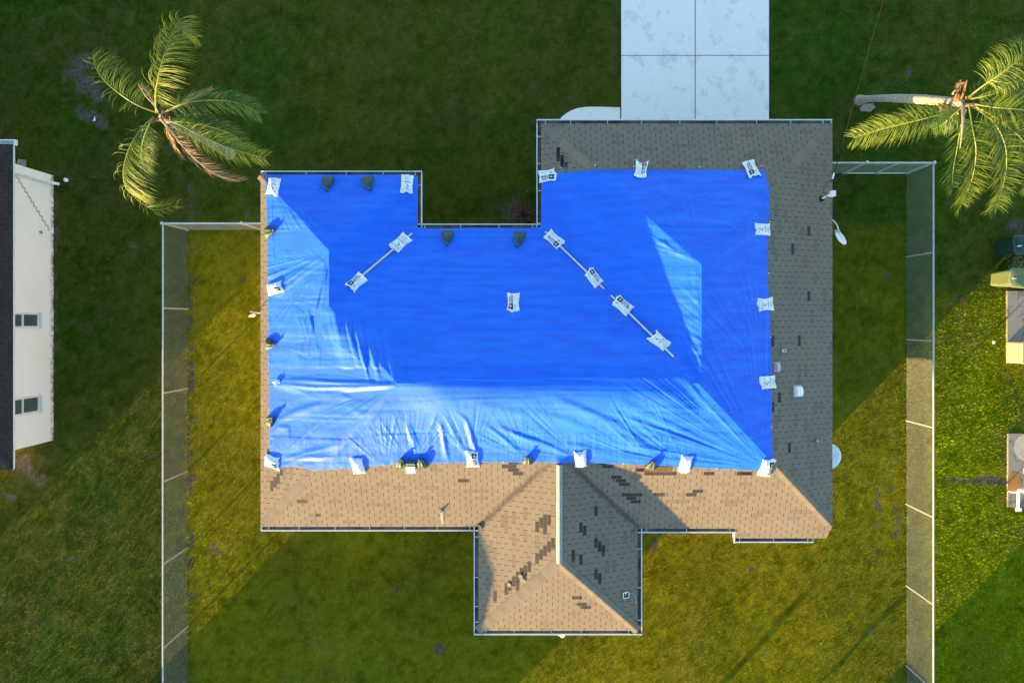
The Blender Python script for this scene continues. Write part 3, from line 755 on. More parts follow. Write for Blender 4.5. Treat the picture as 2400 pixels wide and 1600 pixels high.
def inside(poly, x, y):
    r = np.zeros(x.shape, bool)
    for i in range(len(poly)):
        x1, y1 = poly[i][0], poly[i][1]; x2, y2 = poly[i-1][0], poly[i-1][1]
        c = ((y1 > y) != (y2 > y)); r ^= c & (x < (x2 - x1) * (y - y1) / ((y2 - y1) if y2 != y1 else 1e-9) + x1)
    return r
ins = inside(Tp, GX, GY)
# keep a cell when any corner is inside, then pull the outer corners onto the hem
cell = ins[:-1, :-1] | ins[1:, :-1] | ins[:-1, 1:] | ins[1:, 1:]
used = np.zeros(GX.shape, bool); used[:-1, :-1] |= cell; used[1:, :-1] |= cell; used[:-1, 1:] |= cell; used[1:, 1:] |= cell
VX, VY, VZ = GX.copy(), GY.copy(), T.copy()
jj, ii = np.nonzero(used & ~ins)
px_, py_ = GX[jj, ii], GY[jj, ii]; bd = np.full(px_.shape, 1e9); bx = px_.copy(); by = py_.copy()
for i in range(len(Tp)):
    a, c = Tp[i - 1], Tp[i]; ex, ey = c.x - a.x, c.y - a.y; l2 = ex * ex + ey * ey
    t = np.clip(((px_ - a.x) * ex + (py_ - a.y) * ey) / l2, 0, 1); qx, qy = a.x + t * ex, a.y + t * ey
    dd = (qx - px_) ** 2 + (qy - py_) ** 2; m_ = dd < bd
    bd = np.where(m_, dd, bd); bx = np.where(m_, qx, bx); by = np.where(m_, qy, by)
VX[jj, ii] = bx; VY[jj, ii] = by; VZ[jj, ii] = T[jj, ii]
idx = -np.ones(GX.shape, int); idx[used] = np.arange(used.sum())
tj, ti = np.nonzero(cell)
quads = np.stack([idx[tj, ti], idx[tj, ti + 1], idx[tj + 1, ti + 1], idx[tj + 1, ti]], 1)
def np_mesh(name, verts, faces, nper):
    me = bpy.data.meshes.new(name)
    me.vertices.add(len(verts)); me.vertices.foreach_set('co', np.asarray(verts, np.float32).ravel())
    tot = len(faces) * nper
    me.loops.add(tot); me.loops.foreach_set('vertex_index', np.asarray(faces, np.int32).ravel())
    me.polygons.add(len(faces)); me.polygons.foreach_set('loop_start', np.arange(0, tot, nper, dtype=np.int32))
    me.update(calc_edges=True); me.validate()
    return me
me = np_mesh('tarp', np.stack([VX[used], VY[used], VZ[used]], 1), quads, 4)
me.materials.append(M['tarp']); me.polygons.foreach_set('use_smooth', [True] * len(me.polygons))
tarp = link('tarp', me); tag(tarp, 'large wrinkled blue tarp covering most of the house roof', 'tarp')
gm = MB()
for px, py in ((885+430,393),(1395,387),(1485,390),(1640,391),(1785,389),(1804,520),(1802,640),(1806,790),(1808,1000),(627,560),(629,700),(629.5,850),(630,960),(632,1035),(700,1093),(900,1089),(1180,1083),(1460,1086),(1680,1097)):
    p = on_roof(px, py, 0.0, tarp_z); c = Vector((p.x, p.y, p.z + 0.004))
    gm.tube([c, c + Vector((0, 0, 0.006))], 0.016, 8)
gm.build('grommet', M['pvc'], tarp)['kind'] = 'stuff'

# ------------------------------------------------------------------ battens in the valleys
def batten(p0, p1, label):
    a = on_roof(*p0, 0, tarp_z); c = on_roof(*p1, 0, tarp_z)
    L = (c - a); n = 14; zoff = max(tarp_z(a.x + L.x * t / n, a.y + L.y * t / n) - (a.z + L.z * t / n) for t in range(n + 1)) 
    e = L.normalized(); s = e.cross(Vector((0, 0, 1))).normalized(); up = s.cross(e)
    b = MB(); Mx = Matrix(((e.x, s.x, up.x, a.x), (e.y, s.y, up.y, a.y), (e.z, s.z, up.z, a.z + min(zoff, 0.03) + 0.001), (0, 0, 0, 1)))
    b.box((0, -0.024, 0), (L.length, 0.024, 0.022), Mx)
    o = b.build('wooden_batten', M['batten']); tag(o, label, 'batten', 'battens pinning the tarp in the roof valleys'); return o
batten((966, 547), (838, 655), 'pale wooden batten in the left roof valley under two white sandbags')
batten((1278, 543), (1416, 677), 'upper of two pale battens in the right roof valley, nearer the gutter corner')
batten((1432, 692), (1579, 836), 'lower of two pale battens in the right roof valley, further from the gutter corner')

# ------------------------------------------------------------------ sandbags
_txt = {}
def text_geo(body, size):
    k = (body, size)
    if k not in _txt:
        cu = bpy.data.curves.new('t', 'FONT'); cu.body = body; cu.size = size; cu.resolution_u = 2; cu.offset = size * 0.022
        o = bpy.data.objects.new('t', cu); scene.collection.objects.link(o)
        dg = bpy.context.evaluated_depsgraph_get(); dg.update()
        m_ = bpy.data.meshes.new_from_object(o.evaluated_get(dg))
        _txt[k] = ([tuple(v.co) for v in m_.vertices], [tuple(p.vertices) for p in m_.polygons])
        bpy.data.objects.remove(o); bpy.data.curves.remove(cu); bpy.data.meshes.remove(m_)
    return _txt[k]
BL, BW = 0.265, 0.185
def make_bag(name, loc, ydir, label, kind, seed, fat=0.085, nrm=None, crumple=1.0):
    """white woven sandbag lying on the slope; local +y = along the bag"""
    r = random.Random(seed)
    n = nrm if nrm is not None else roof_normal(loc.x, loc.y)
    y = Vector((ydir[0], -ydir[1], 0)); y = (y - n * y.dot(n)).normalized(); x = y.cross(n)
    sx_, sy_ = r.uniform(0.93, 1.05), r.uniform(0.94, 1.06)
    Mx = Matrix(((x.x*sx_, y.x*sy_, n.x, loc.x), (x.y*sx_, y.y*sy_, n.y, loc.y), (x.z*sx_, y.z*sy_, n.z, loc.z), (0, 0, 0, 1)))
    root = thing(name, label, 'sandbag', mat=Mx, group='white sandbags holding the tarp')
    ph = [r.uniform(0, 6.28) for _ in range(10)]; am = [r.uniform(0.5, 1.2) for _ in range(10)]
    skew = r.uniform(-0.10, 0.10)
    def wx(v):   # half width along the bag
        return BW * (1.0 - 0.13 * math.cos(v * math.pi / 2) + 0.035 * am[0] * math.sin(v * 4 + ph[0]))
    def hz(u, v):
        if abs(u) >= 1 or abs(v) >= 1: return 0.0
        body = (1 - abs(u) ** 2.4) ** 0.6 * (1 - abs(v) ** 3.2) ** 0.7
        w_ = 0.006 * am[1] * math.sin(7 * u + 3 * v + ph[1]) + 0.005 * am[2] * math.sin(9 * v - 4 * u + ph[2]) + 0.003 * math.sin(17 * u + 8 * v + ph[3])
        en = max(0, (abs(v) - 0.72) / 0.28)
        w_ += en * 0.010 * math.sin(13 * u + ph[4])
        return fat * body + w_ * crumple * min(1, body * 2.2)
    def pos(u, v, lift=0.0):
        ex = skew * v * 0.06
        yy = BL * v + (0.028 * am[5] * math.sin(2.6 * u + ph[5]) + 0.012 * math.sin(7 * u + ph[6])) * (max(0, -v) ** 3 * 1.3 + max(0, v) ** 3 * 0.5)
        edge = 0.012 * (abs(v) ** 6) * (abs(u) ** 2) * 2
        return (wx(v) * u + ex, yy, hz(u, v) + lift + edge)
    nu, nv = 18, 26
    b = MB(); vsx = []; fs = []
    for j in range(nv + 1):
        for i in range(nu + 1):
            vsx.append(pos(-1 + 2 * i / nu, -1 + 2 * j / nv, 0.006))
    k = nu + 1
    for j in range(nv):
        for i in range(nu): fs.append((j*k+i, j*k+i+1, (j+1)*k+i+1, (j+1)*k+i))
    o = len(vsx)
    for j in range(nv + 1):
        for i in range(nu + 1):
            p = pos(-1 + 2 * i / nu, -1 + 2 * j / nv); vsx.append((p[0], p[1], min(0.001, p[2]) if 0 < i < nu and 0 < j < nv else p[2] - hz(-1 + 2*i/nu, -1 + 2*j/nv)))
    for j in range(nv):
        for i in range(nu): fs.append((o+j*k+i, o+(j+1)*k+i, o+(j+1)*k+i+1, o+j*k+i+1))
    ring = [i for i in range(k)] + [j*k+nu for j in range(1, nv+1)] + [nv*k+i for i in range(nu-1, -1, -1)] + [j*k for j in range(nv-1, 0, -1)]
    for a, c in zip(ring, ring[1:] + ring[:1]): fs.append((a, o + a, o + c, c))
    b.add(vsx, fs); b.build('sack', M['bag'], root, smooth=True)
    def flat(xm, ym, lift=0.010):      # metres on the flat bag -> wrapped position
        v = max(-0.97, min(0.97, ym / BL)); u = max(-0.97, min(0.97, xm / BW)); p = pos(u, v, lift); return p
    def rect(b, x0, x1, y0, y1, lift=0.010, nx=4, ny=4):
        vv = [flat(x0 + (x1 - x0) * i / nx, y0 + (y1 - y0) * j / ny, lift) for j in range(ny + 1) for i in range(nx + 1)]
        b.add(vv, [(j*(nx+1)+i, j*(nx+1)+i+1, (j+1)*(nx+1)+i+1, (j+1)*(nx+1)+i) for j in range(ny) for i in range(nx)])
    def word(b, body, size, s0, t0, sx=1.0, lift=0.011):
        vv, ff = text_geo(body, size)
        b.add([flat(-(t0 + p[1]), s0 + p[0] * sx, lift) for p in vv], ff)
    if kind == 'F':
        b = MB(); rect(b, -0.145, -0.004, -0.215, -0.075); lp = b.build('logo_panel', M['ink'], root)
        b = MB()
        c = (-0.075, -0.145)
        for q in range(4):
            a0, a1 = q * math.pi / 2, (q + 1) * math.pi / 2
            vv = [flat(c[0] + rr * math.cos(a) * 0.9, c[1] + rr * math.sin(a), 0.0125) for a in (a0, a1) for rr in (0.040, 0.050)]
            b.add(vv, [(0, 1, 3, 2)])
        b.build('logo_diamond', M['green_ink'], lp)
        b = MB(); vv = [flat(c[0] + 0.014 * math.cos(a), c[1] + 0.040 * math.sin(a), 0.014) for a in [i * math.pi / 6 for i in range(12)]]
        b.add(vv, [tuple(range(12))]); b.build('logo_oval', M['white_ink'], lp)
        b = MB(); word(b, 'SAND', 0.110, -0.060, 0.008, 0.86); word(b, 'LEVELING', 0.056, -0.055, 0.095, 0.80); b.build('lettering', M['ink'], root)
        b = MB(); word(b, '0.5', 0.075, -0.19, -0.085, 0.9); b.build('volume_mark', M['slate_ink'], root)
        b = MB()
        for xx, a0, a1 in ((0.035, -0.03, 0.08), (0.055, 0.02, 0.19), (0.10, -0.12, 0.20), (0.125, -0.05, 0.10)): rect(b, xx, xx + 0.007, a0, a1, 0.010, 1, 5)
        b.build('fine_print', M['pale_ink'], root)
    elif kind == 'B':
        b = MB()
        for q in range(9):
            yy = 0.21 - 0.018 * q; rect(b, -0.12 + r.uniform(0, 0.03), 0.10 + r.uniform(-0.05, 0.03), yy, yy + 0.0045, 0.010, 5, 1)
        b.build('fine_print', M['pale_ink'], root)
        b = MB(); xx = -0.12
        for wd in (0.03, 0.05, 0.025, 0.06, 0.035): rect(b, xx, xx + wd, 0.018 - xx * 0.05, 0.034 - xx * 0.05, 0.010, 2, 1); xx += wd + 0.008
        rect(b, -0.125, -0.09, -0.185, -0.165, 0.010, 1, 1); rect(b, 0.085, 0.11, -0.185, -0.165, 0.010, 1, 1)
        b.build('heading_bar', M['ink'], root)
        b = MB()
        for a0, a1, yy in ((-0.05, -0.01, -0.02), (-0.02, 0.03, -0.045), (0.0, 0.06, -0.07), (0.02, 0.07, -0.09)): rect(b, a0, a1, yy - 0.016, yy, 0.010, 2, 1)
        rect(b, -0.06, 0.05, -0.125, -0.115, 0.010, 4, 1); rect(b, -0.05, 0.05, -0.175, -0.160, 0.010, 4, 1)
        b.build('diagram_mark', M['slate_ink'], root)
    elif kind == 'L':
        b = MB()
        for q in range(5):
            xx = -0.12 + 0.055 * q
            for yy in (-0.17, -0.06, 0.05, 0.14): rect(b, xx, xx + 0.006, yy, yy + r.uniform(0.05, 0.10), 0.010, 1, 4)
        b.build('fine_print', M['pale_ink'], root)
    return root
def bag(px, py, ydir, kind, label, fat=0.085, lift=0.0):
    p = on_roof(px, py, 0, tarp_z)
    ins_t = bool(inside(Tp, np.array([p.x]), np.array([p.y]))[0])
    zz = (tarp_z(p.x, p.y) if ins_t else rz(p.x, p.y) + 0.02)
    k = (CAMH - zz - fat * 0.5) / FPX
    loc = Vector(((px - NX) * k, (NY - py) * k, zz + lift - 0.004))
    return make_bag('white_sandbag', loc, ydir, label, kind, int(px * 3 + py), fat)
bag(640, 437, (0.03, -1), 'B', 'white sandbag in the front left corner of the tarp, beside the left roof edge')
bag(953, 431, (0.06, -1), 'B', 'white sandbag beside the front gutter corner, to the right of two green bags')
bag(938, 568.5, (0.69, -0.72), 'B', 'white sandbag on the upper end of the left valley batten', lift=0.02)
bag(835, 660.6, (0.70, -0.72), 'F', 'white sandbag on the lower end of the left valley batten', lift=0.012)
bag(1203, 708, (0.02, -1), 'F', 'white sandbag lying alone in the middle of the blue tarp')
bag(1283, 411, (-1, 0.06), 'F', 'white sandbag hanging over the short left gutter of the garage wing')
bag(1299, 561, (-0.75, -0.66), 'F', 'white sandbag on the top end of the right valley battens, next to the gutter corner', lift=0.02)
bag(1392, 651, (0.58, 0.81), 'F', 'white sandbag near the lower end of the upper right batten', lift=0.02)
bag(1460, 716, (0.72, 0.69), 'F', 'white sandbag near the top of the lower right batten', lift=0.02)
bag(1547, 800, (0.72, 0.69), 'B', 'white sandbag near the bottom end of the lower right batten', lift=0.02)
bag(1503, 397, (-0.15, 0.99), 'F', 'white sandbag midway on the front tarp edge above the driveway side shingles')
bag(1762, 395, (-0.235, -0.97), 'F', 'white sandbag in the front right corner of the tarp')
bag(1788, 537, (1, -0.03), 'B', 'uppermost white sandbag of three on the right tarp edge, level with the satellite dish')
bag(1795, 713, (1, -0.09), 'B', 'middle white sandbag of three along the right tarp edge')
bag(1800.5, 896, (1, -0.05), 'B', 'lowest white sandbag of three on the right tarp edge, left of the square roof vent')
bag(1798, 1096, (-0.2, 0.98), 'F', 'white sandbag gathering many pleats in the rear right corner of the tarp', 0.13)
bag(1608, 1087, (0.10, -1), '', 'plain white unprinted sandbag on the rear tarp edge', 0.14)
bag(1361, 1076, (0.06, 1), 'L', 'white sandbag with faint print columns just right of the ridge vent end', 0.14)
bag(1107, 1075, (0.07, 1), 'F', 'white sandbag with black logo on the rear tarp edge between two large pleats', 0.13)
bag(837, 1091, (0.12, 1), 'L', 'white sandbag on the rear tarp edge left of the green sandbag pair', 0.14)
bag(637, 1083, (-0.97, -0.15), 'F', 'white sandbag in the rear left corner of the tarp', 0.13)
bag(644, 675, (-1, 0.2), 'F', 'white sandbag halfway along the left tarp edge casting a round shadow', 0.13)

def make_green(px, py, nd, label, seed, upright=0.0, scale=1.0):
    p = on_roof(px, py, 0, tarp_z)
    ins_t = bool(inside(Tp, np.array([p.x]), np.array([p.y]))[0])
    p.z = (tarp_z(p.x, p.y) if ins_t else rz(p.x, p.y) + 0.02) - 0.004
    n = roof_normal(p.x, p.y); y = Vector((nd[0], -nd[1], 0)); y = (y - n * y.dot(n)).normalized(); x = y.cross(n)
    if upright:
        q = Matrix.Rotation(upright, 3, x); y = q @ y; n2 = q @ n
    else: n2 = n
    s = scale
    Mx = Matrix(((x.x*s, y.x*s, n2.x*s, p.x), (x.y*s, y.y*s, n2.y*s, p.y), (x.z*s, y.z*s, n2.z*s, p.z), (0, 0, 0, 1)))
    root = thing('green_sandbag', label, 'sandbag', mat=Mx, group='green tied sandbags holding the tarp')
    r = random.Random(seed); ph = [r.uniform(0, 6.28) for _ in range(6)]
    nr, nk = 26, 40; vsx = []; fs = []
    for j in range(nr + 1):
        t = j / nr; yy = -0.22 + 0.40 * t
        hw = 0.165 * (1.0 - 0.10 * t) if t < 0.35 else 0.149 * (1 - ((t - 0.35) / 0.65) ** 1.7 * 0.80)
        hh = 0.085 * math.sin(min(1, t / 0.42) * math.pi / 2) ** 0.7 * (1 if t < 0.55 else 1 - ((t - 0.55) / 0.45) ** 1.6 * 0.62) + 0.004
        for k in range(nk):
            a = 2 * math.pi * k / nk; ca, sa = math.cos(a), math.sin(a)
            pl = 1 + (0.16 * t ** 2) * math.cos(7 * a + ph[0] + 2 * t) + 0.06 * t * math.cos(13 * a + ph[1]) + 0.025 * math.sin(4 * a + 9 * t + ph[2])
            sq = (abs(ca) ** 0.75) * (1 if ca > 0 else -1)
            bend = -0.020 * (abs(ca) ** 3) * max(0, 1 - t * 4)
            vsx.append((hw * sq * pl, yy + bend + 0.012 * math.sin(3 * ca + ph[3]) * max(0, 1 - 3 * t), hh * (sa + 1) * pl))
    for j in range(nr):
        for k in range(nk): fs.append((j*nk+k, j*nk+(k+1) % nk, (j+1)*nk+(k+1) % nk, (j+1)*nk+k))
    fs.append(tuple(range(nk))[::-1]); fs.append(tuple(nr*nk + k for k in range(nk)))
    b = MB(); b.add(vsx, fs); b.build('sack', M['greenbag'], root, smooth=True)
    b = MB(); rr = []; pts = []
    vs2 = []; nk = 20
    for j, (yy, ra, zz) in enumerate(((0.168, 0.031, 0.032), (0.185, 0.022, 0.034), (0.20, 0.030, 0.040), (0.235, 0.046, 0.052), (0.258, 0.038, 0.060))):
        for k in range(nk):
            a = 2 * math.pi * k / nk; f = 1 + 0.32 * math.cos(5 * a + ph[4]) * (j / 4)
            vs2.append((ra * math.cos(a) * f + 0.012 * j * math.sin(ph[5]), yy + 0.012 * math.cos(3 * a + ph[1]) * (j > 3), zz + ra * 0.8 * math.sin(a) * f))
    f2 = [(j*nk+k, j*nk+(k+1) % nk, (j+1)*nk+(k+1) % nk, (j+1)*nk+k) for j in range(4) for k in range(nk)] + [tuple(4*nk + k for k in range(nk))]
    b.add(vs2, f2); b.build('tied_neck', M['greenbag'], root, smooth=True)
    b = MB(); b.tube([(0.026 * math.cos(a), 0.185, 0.034 + 0.024 * math.sin(a)) for a in [i * math.pi / 6 for i in range(13)]], 0.005, 6, False)
    b.tube([(0.02, 0.186, 0.05), (0.07, 0.16, 0.075), (0.10, 0.10, 0.09)], 0.004, 5); b.build('twine', M['twine'], root)
    return root
make_green(769, 431, (0.05, 1), 'left of two dark green tied sandbags on the front left tarp edge', 1)
make_green(863, 430, (0.22, 0.97), 'right of two dark green tied sandbags on the front left tarp edge', 2)
make_green(1049.5, 558, (0.02, 1), 'dark green tied sandbag below the recessed gutter, nearer the left gutter corner', 3)
make_green(1217, 561, (-0.12, 1), 'dark green tied sandbag below the recessed gutter, nearer the dead shrub', 4)
make_green(636, 544, (0.95, -0.10), 'uppermost green sandbag on the left roof edge beside the fence corner', 5, 0.35)
make_green(637, 807, (0.97, 0.1), 'green sandbag on the left roof edge between the white bag and the pale pleat', 6, 0.35)
make_green(638, 983, (0.75, -0.55), 'green sandbag on the left roof edge just above the rear left white bag', 7, 0.55)
make_green(940, 1081, (0.15, -1), 'green sandbag leaning on the left side of the white box vent', 8, 0.55)
make_green(988, 1081, (-0.10, -1), 'green sandbag leaning on the right side of the white box vent', 9, 0.55)
make_green(1236, 1074, (0.0, -1), 'green sandbag on the rear tarp edge left of the ridge vent', 10, 0.6, 0.92)
make_green(1527, 1085, (0.15, -1), 'green sandbag above the bare brown roof deck patch', 11, 0.6)
# white scrap pinning the pleat
p = on_roof(650, 896, 0.0, tarp_z)
b = MB(); rr = random.Random(5)
for q in range(5):
    c = p + Vector((rr.uniform(-0.05, 0.05), rr.uniform(-0.05, 0.05), 0.03 + 0.015 * q)); a = rr.uniform(0, 3)
    b.tube([c + Vector((math.cos(a) * 0.07, math.sin(a) * 0.07, -0.03)), c, c - Vector((math.cos(a) * 0.06, math.sin(a) * 0.06, -0.05))], [0.028, 0.036, 0.012], 7)
tag(b.build('plastic_scrap', M['bag']), 'small crumpled white plastic scrap at the tip of the bright pleats', 'scrap')
#SITE
# ------------------------------------------------------------------ things on the roof
def pipe(name, px, py, h, r, label, slope, boot=True, mat='pvc', name2='pipe'):
    p = on_roof(px, py, 0); n = Vector((0, 0, 1))
    t = thing(name, label, 'vent pipe', p, 'plastic vent pipes on the roof')
    b = MB(); m = 14; ro, ri = r, r * 0.8
    ring = [(math.cos(2*math.pi*k/m), math.sin(2*math.pi*k/m)) for k in range(m)]
    vv = [(c*ro, s*ro, -0.08) for c, s in ring] + [(c*ro, s*ro, h) for c, s in ring] + [(c*ri, s*ri, h) for c, s in ring] + [(c*ri, s*ri, h - 0.12) for c, s in ring]
    ff = [(q*m+k, q*m+(k+1) % m, (q+1)*m+(k+1) % m, (q+1)*m+k) for q in range(3) for k in range(m)] + [tuple(3*m + k for k in range(m))]
    b.add(vv, ff); b.build('pipe', M[mat], t, smooth=False)
    b = MB(); nn = roof_normal(p.x, p.y); q = nn.to_track_quat('Z', 'Y').to_matrix().to_4x4()
    b.box((-0.07, -0.08, 0.008), (0.07, 0.08, 0.015), q); b.tube([Vector((0, 0, -0.02)), Vector((0, 0, 0.07))], [r * 1.7, r * 1.12], 12)
    b.build('flashing', M['cap'], t)
    return t
pipe('vent_pipe', 1034, 1196, 0.14, 0.028, 'thin vent pipe on the sunlit rear roof slope casting a long thin shadow', sS, False)
pipe('vent_pipe', 1833, 821, 0.20, 0.045, 'thick white vent pipe high on the right roof slope beside the tarp', sE)
pipe('vent_pipe', 1913, 1031, 0.12, 0.026, 'short white vent pipe low on the right roof slope', sE)
def box_vent(px, py, wx, wy, h, label, mat='grey'):
    p = on_roof(px, py, 0); nn = roof_normal(p.x, p.y); q = nn.to_track_quat('Z', 'Y').to_matrix().to_4x4()
    t = thing('roof_vent', label, 'roof vent', p, 'boxy roof vents')
    b = MB(); b.box((-wx/2 - 0.04, -wy/2 - 0.04, 0.009), (wx/2 + 0.04, wy/2 + 0.04, 0.016), q); b.build('flange', M['grey'], t)
    b = MB(); a, c = wx / 2, wy / 2
    vv = [(-a,-c,0.017),(a,-c,0.017),(a,c,0.017),(-a,c,0.017),(-a,-c,h),(0,-c,h*1.12),(a,-c,h*0.8),(a,c,h*0.8),(0,c,h*1.12),(-a,c,h)]
    vv = [q @ Vector(v) for v in vv]
    b.add(vv, [(0,1,6,5,4),(1,2,7,6),(2,3,9,8,7),(3,0,4,9),(4,5,8,9),(5,6,7,8)]); b.build('hood', M[mat], t)
    return t
box_vent(1820.5, 859.5, 0.19, 0.11, 0.09, 'narrow pale metal roof vent touching the right tarp edge')
box_vent(1868, 916, 0.25, 0.20, 0.13, 'square pale metal roof vent on the right roof slope', 'pvc')
# white boxed vent between the two green bags
p = on_roof(964.5, 1089, 0.0); n = roof_normal(p.x, p.y); q = n.to_track_quat('Z', 'Y').to_matrix().to_4x4()
t = thing('roof_vent', 'white boxed roof vent with green reflection coloured on its back edge between two green sandbags', 'roof vent', p, 'boxy roof vents')
b = MB(); b.box((-0.12, -0.14, 0.0), (0.12, 0.07, 0.19), q); b.build('hood', M['pvc'], t)
b = MB(); b.box((-0.125, 0.072, 0.0), (0.125, 0.15, 0.17), q); b.build('back_reflection', M['olive_bin'], t)  # green reflection put into the colour of the back edge
# service mast
p = on_roof(1925, 466, 0.0)
t = thing('service_mast', 'white service mast with black roof boot on the right roof edge', 'service mast', p)
b = MB(); b.tube([Vector((0, 0, -0.1)), Vector((0, 0.02, 0.66))], 0.032, 12); b.build('pipe', M['pvc'], t)
b = MB(); b.tube([Vector((0, 0, -0.03)), Vector((0, 0, 0.06)), Vector((0, 0, 0.09))], [0.085, 0.075, 0.04], 14); b.build('roof_boot', M['black'], t)
b = MB(); b.box((-0.05, -0.06, 0.60), (0.075, 0.09, 0.76)); b.build('weatherhead', M['pvc'], t)
b = MB()
def loop(pts, r): b.tube([Vector(v) for v in pts], r, 6)
loop([(0.0, 0.1, 0.70), (-0.10, 0.02, 0.62), (-0.17, 0.06, 0.55), (-0.16, 0.22, 0.56), (-0.08, 0.36, 0.62), (0.01, 0.40, 0.68)], 0.008)
loop([(0.07, 0.0, 0.70), (0.15, 0.10, 0.60), (0.17, 0.22, 0.56), (0.12, 0.34, 0.60), (0.02, 0.40, 0.68)], 0.007)
loop([(-0.05, 0.0, 0.40), (0.05, -0.05, 0.36), (0.07, 0.03, 0.33), (-0.02, 0.06, 0.34), (-0.05, 0.0, 0.40)], 0.006)
b.build('drip_loop', M['black'], t)
P0 = Vector((p.x + 0.01, p.y + 0.42, p.z + 0.70)); P1 = Vector(at(2071, 0, 5.0)); dv = (P1 - P0)
b = MB(); pts = []
for i in range(40):
    k = i / 39 * 4.5; q_ = P0 + dv * k; pts.append(q_ + Vector((0, 0, -0.10 * math.sin(min(1, i / 39) * math.pi) * 0.3)))
b.tube(pts, 0.011, 6)
cab = b.build('service_cable', M['black']); tag(cab, 'black overhead service cable running from the mast across the right lawn', 'cable')
b = MB(); b.tube([pts[0], pts[0] + dv.normalized() * 0.16], 0.02, 8); b.build('cable_clamp', M['pvc'], cab)
# satellite dishes under the right eave
def dish(name, px, py, z, rx, ry, tilt, rot, label):
    x, y, _ = at(px, py, z)
    t = thing(name, label, 'satellite dish', (x, y, z), 'satellite dishes on the right wall')
    Mx = Matrix.Rotation(rot, 4, 'Z') @ Matrix.Rotation(tilt, 4, 'X')
    b = MB(); nr, nk = 8, 36; vv = []; 
    for s_, off in ((1, 0.0), (-1, -0.012)):
        for j in range(nr + 1):
            r_ = j / nr
            for k in range(nk):
                a = 2 * math.pi * k / nk; vv.append(Mx @ Vector((rx * r_ * math.cos(a), ry * r_ * math.sin(a), -0.07 + 0.07 * r_ * r_ + off)))
    ff = []
    st = (nr + 1) * nk
    for j in range(nr):
        for k in range(nk):
            k2 = (k + 1) % nk
            ff.append((j*nk+k, (j+1)*nk+k, (j+1)*nk+k2, j*nk+k2)); ff.append((st+j*nk+k, st+j*nk+k2, st+(j+1)*nk+k2, st+(j+1)*nk+k))
    for k in range(nk): k2 = (k+1) % nk; ff.append((nr*nk+k, st+nr*nk+k, st+nr*nk+k2, nr*nk+k2))
    b.add(vv, ff); b.build('reflector', M['pvc'], t, smooth=True)
    return t, Mx
xw = E_ - 0.55
t, Mx = dish('satellite_dish', 1971, 557, 1.75, 0.245, 0.185, R(38), R(128), 'grey tilted satellite dish on a bent arm under the right roof edge')
b = MB(); d0 = Vector(at(1971, 557, 1.75))
pts = [Vector((xw, at(0, 508, 1.6)[1], 1.45)), Vector(at(1953, 517, 1.5)), Vector(at(1961, 526, 1.55)), Vector(at(1965, 537, 1.66)), Vector(at(1968, 545, 1.70))]
b.tube([q_ - d0 for q_ in pts], 0.022, 10); b.build('mounting_arm', M['pvc'], t)
b = MB(); c = Vector(at(1963, 543, 1.86)) - d0; b.box(c - Vector((0.08, 0.03, 0.04)), c + Vector((0.04, 0.05, 0.04)), None); b.tube([c, c + Vector((0.09, -0.08, -0.02))], [0.035, 0.02], 8); b.build('bracket', M['galv'], t)
t, Mx = dish('satellite_dish', 1943, 1070, 2.1, 0.38, 0.38, R(8), R(60), 'round white satellite dish half hidden under the right roof edge')
b = MB(); b.tube([Vector((0, 0, -0.10)), Vector((-0.1, 0, -0.4)), Vector((xw - at(1943, 1070, 2.1)[0], 0, -0.5))], 0.025, 10); b.build('mounting_arm', M['galv'], t)
b = MB(); b.tube([Vector((0.20, 0.26, -0.03)), Vector((0.24, 0.31, 0.0))], 0.012, 8); b.build('bracket', M['galv'], t)
# small solar panel on the rear wing
p = on_roof(1466.5, 1392, 0.0); nn = roof_normal(p.x, p.y); q = nn.to_track_quat('Z', 'Y').to_matrix().to_4x4()
t = thing('solar_panel', 'tiny solar panel with white frame on the rear wing near its gutter', 'solar panel', p)
b = MB()
q2 = Matrix.Translation((0, 0, 0.05)) @ Matrix.Rotation(0.08, 4, 'Z') @ q
b.box((-0.085, -0.095, 0), (-0.068, 0.095, 0.02), q2); b.box((0.068, -0.095, 0), (0.085, 0.095, 0.02), q2); b.box((-0.067, 0.078, 0), (0.067, 0.095, 0.02), q2); b.box((-0.067, -0.095, 0), (0.067, -0.078, 0.02), q2)
b.build('frame', M['pvc'], t)
b = MB(); b.box((-0.0675, -0.0775, 0.002), (0.0675, 0.0775, 0.010), q2); b.build('cell', M['navy'], t)
b = MB(); b.tube([q2 @ Vector((0.085, 0.0, 0.0)), q2 @ Vector((0.02, 0.03, 0.03))], [0.03, 0.012], 8); b.build('mount', M['pvc'], t)
b = MB(); b.tube([Vector((0.09, 0.02, 0.03)), Vector((0.18, 0.01, -0.035)), Vector((0.27, -0.055, -0.09)), Vector((0.29, -0.15, -0.10)), Vector((0.30, -0.3, -0.11))], 0.006, 6); b.build('cable', M['galv'], t)
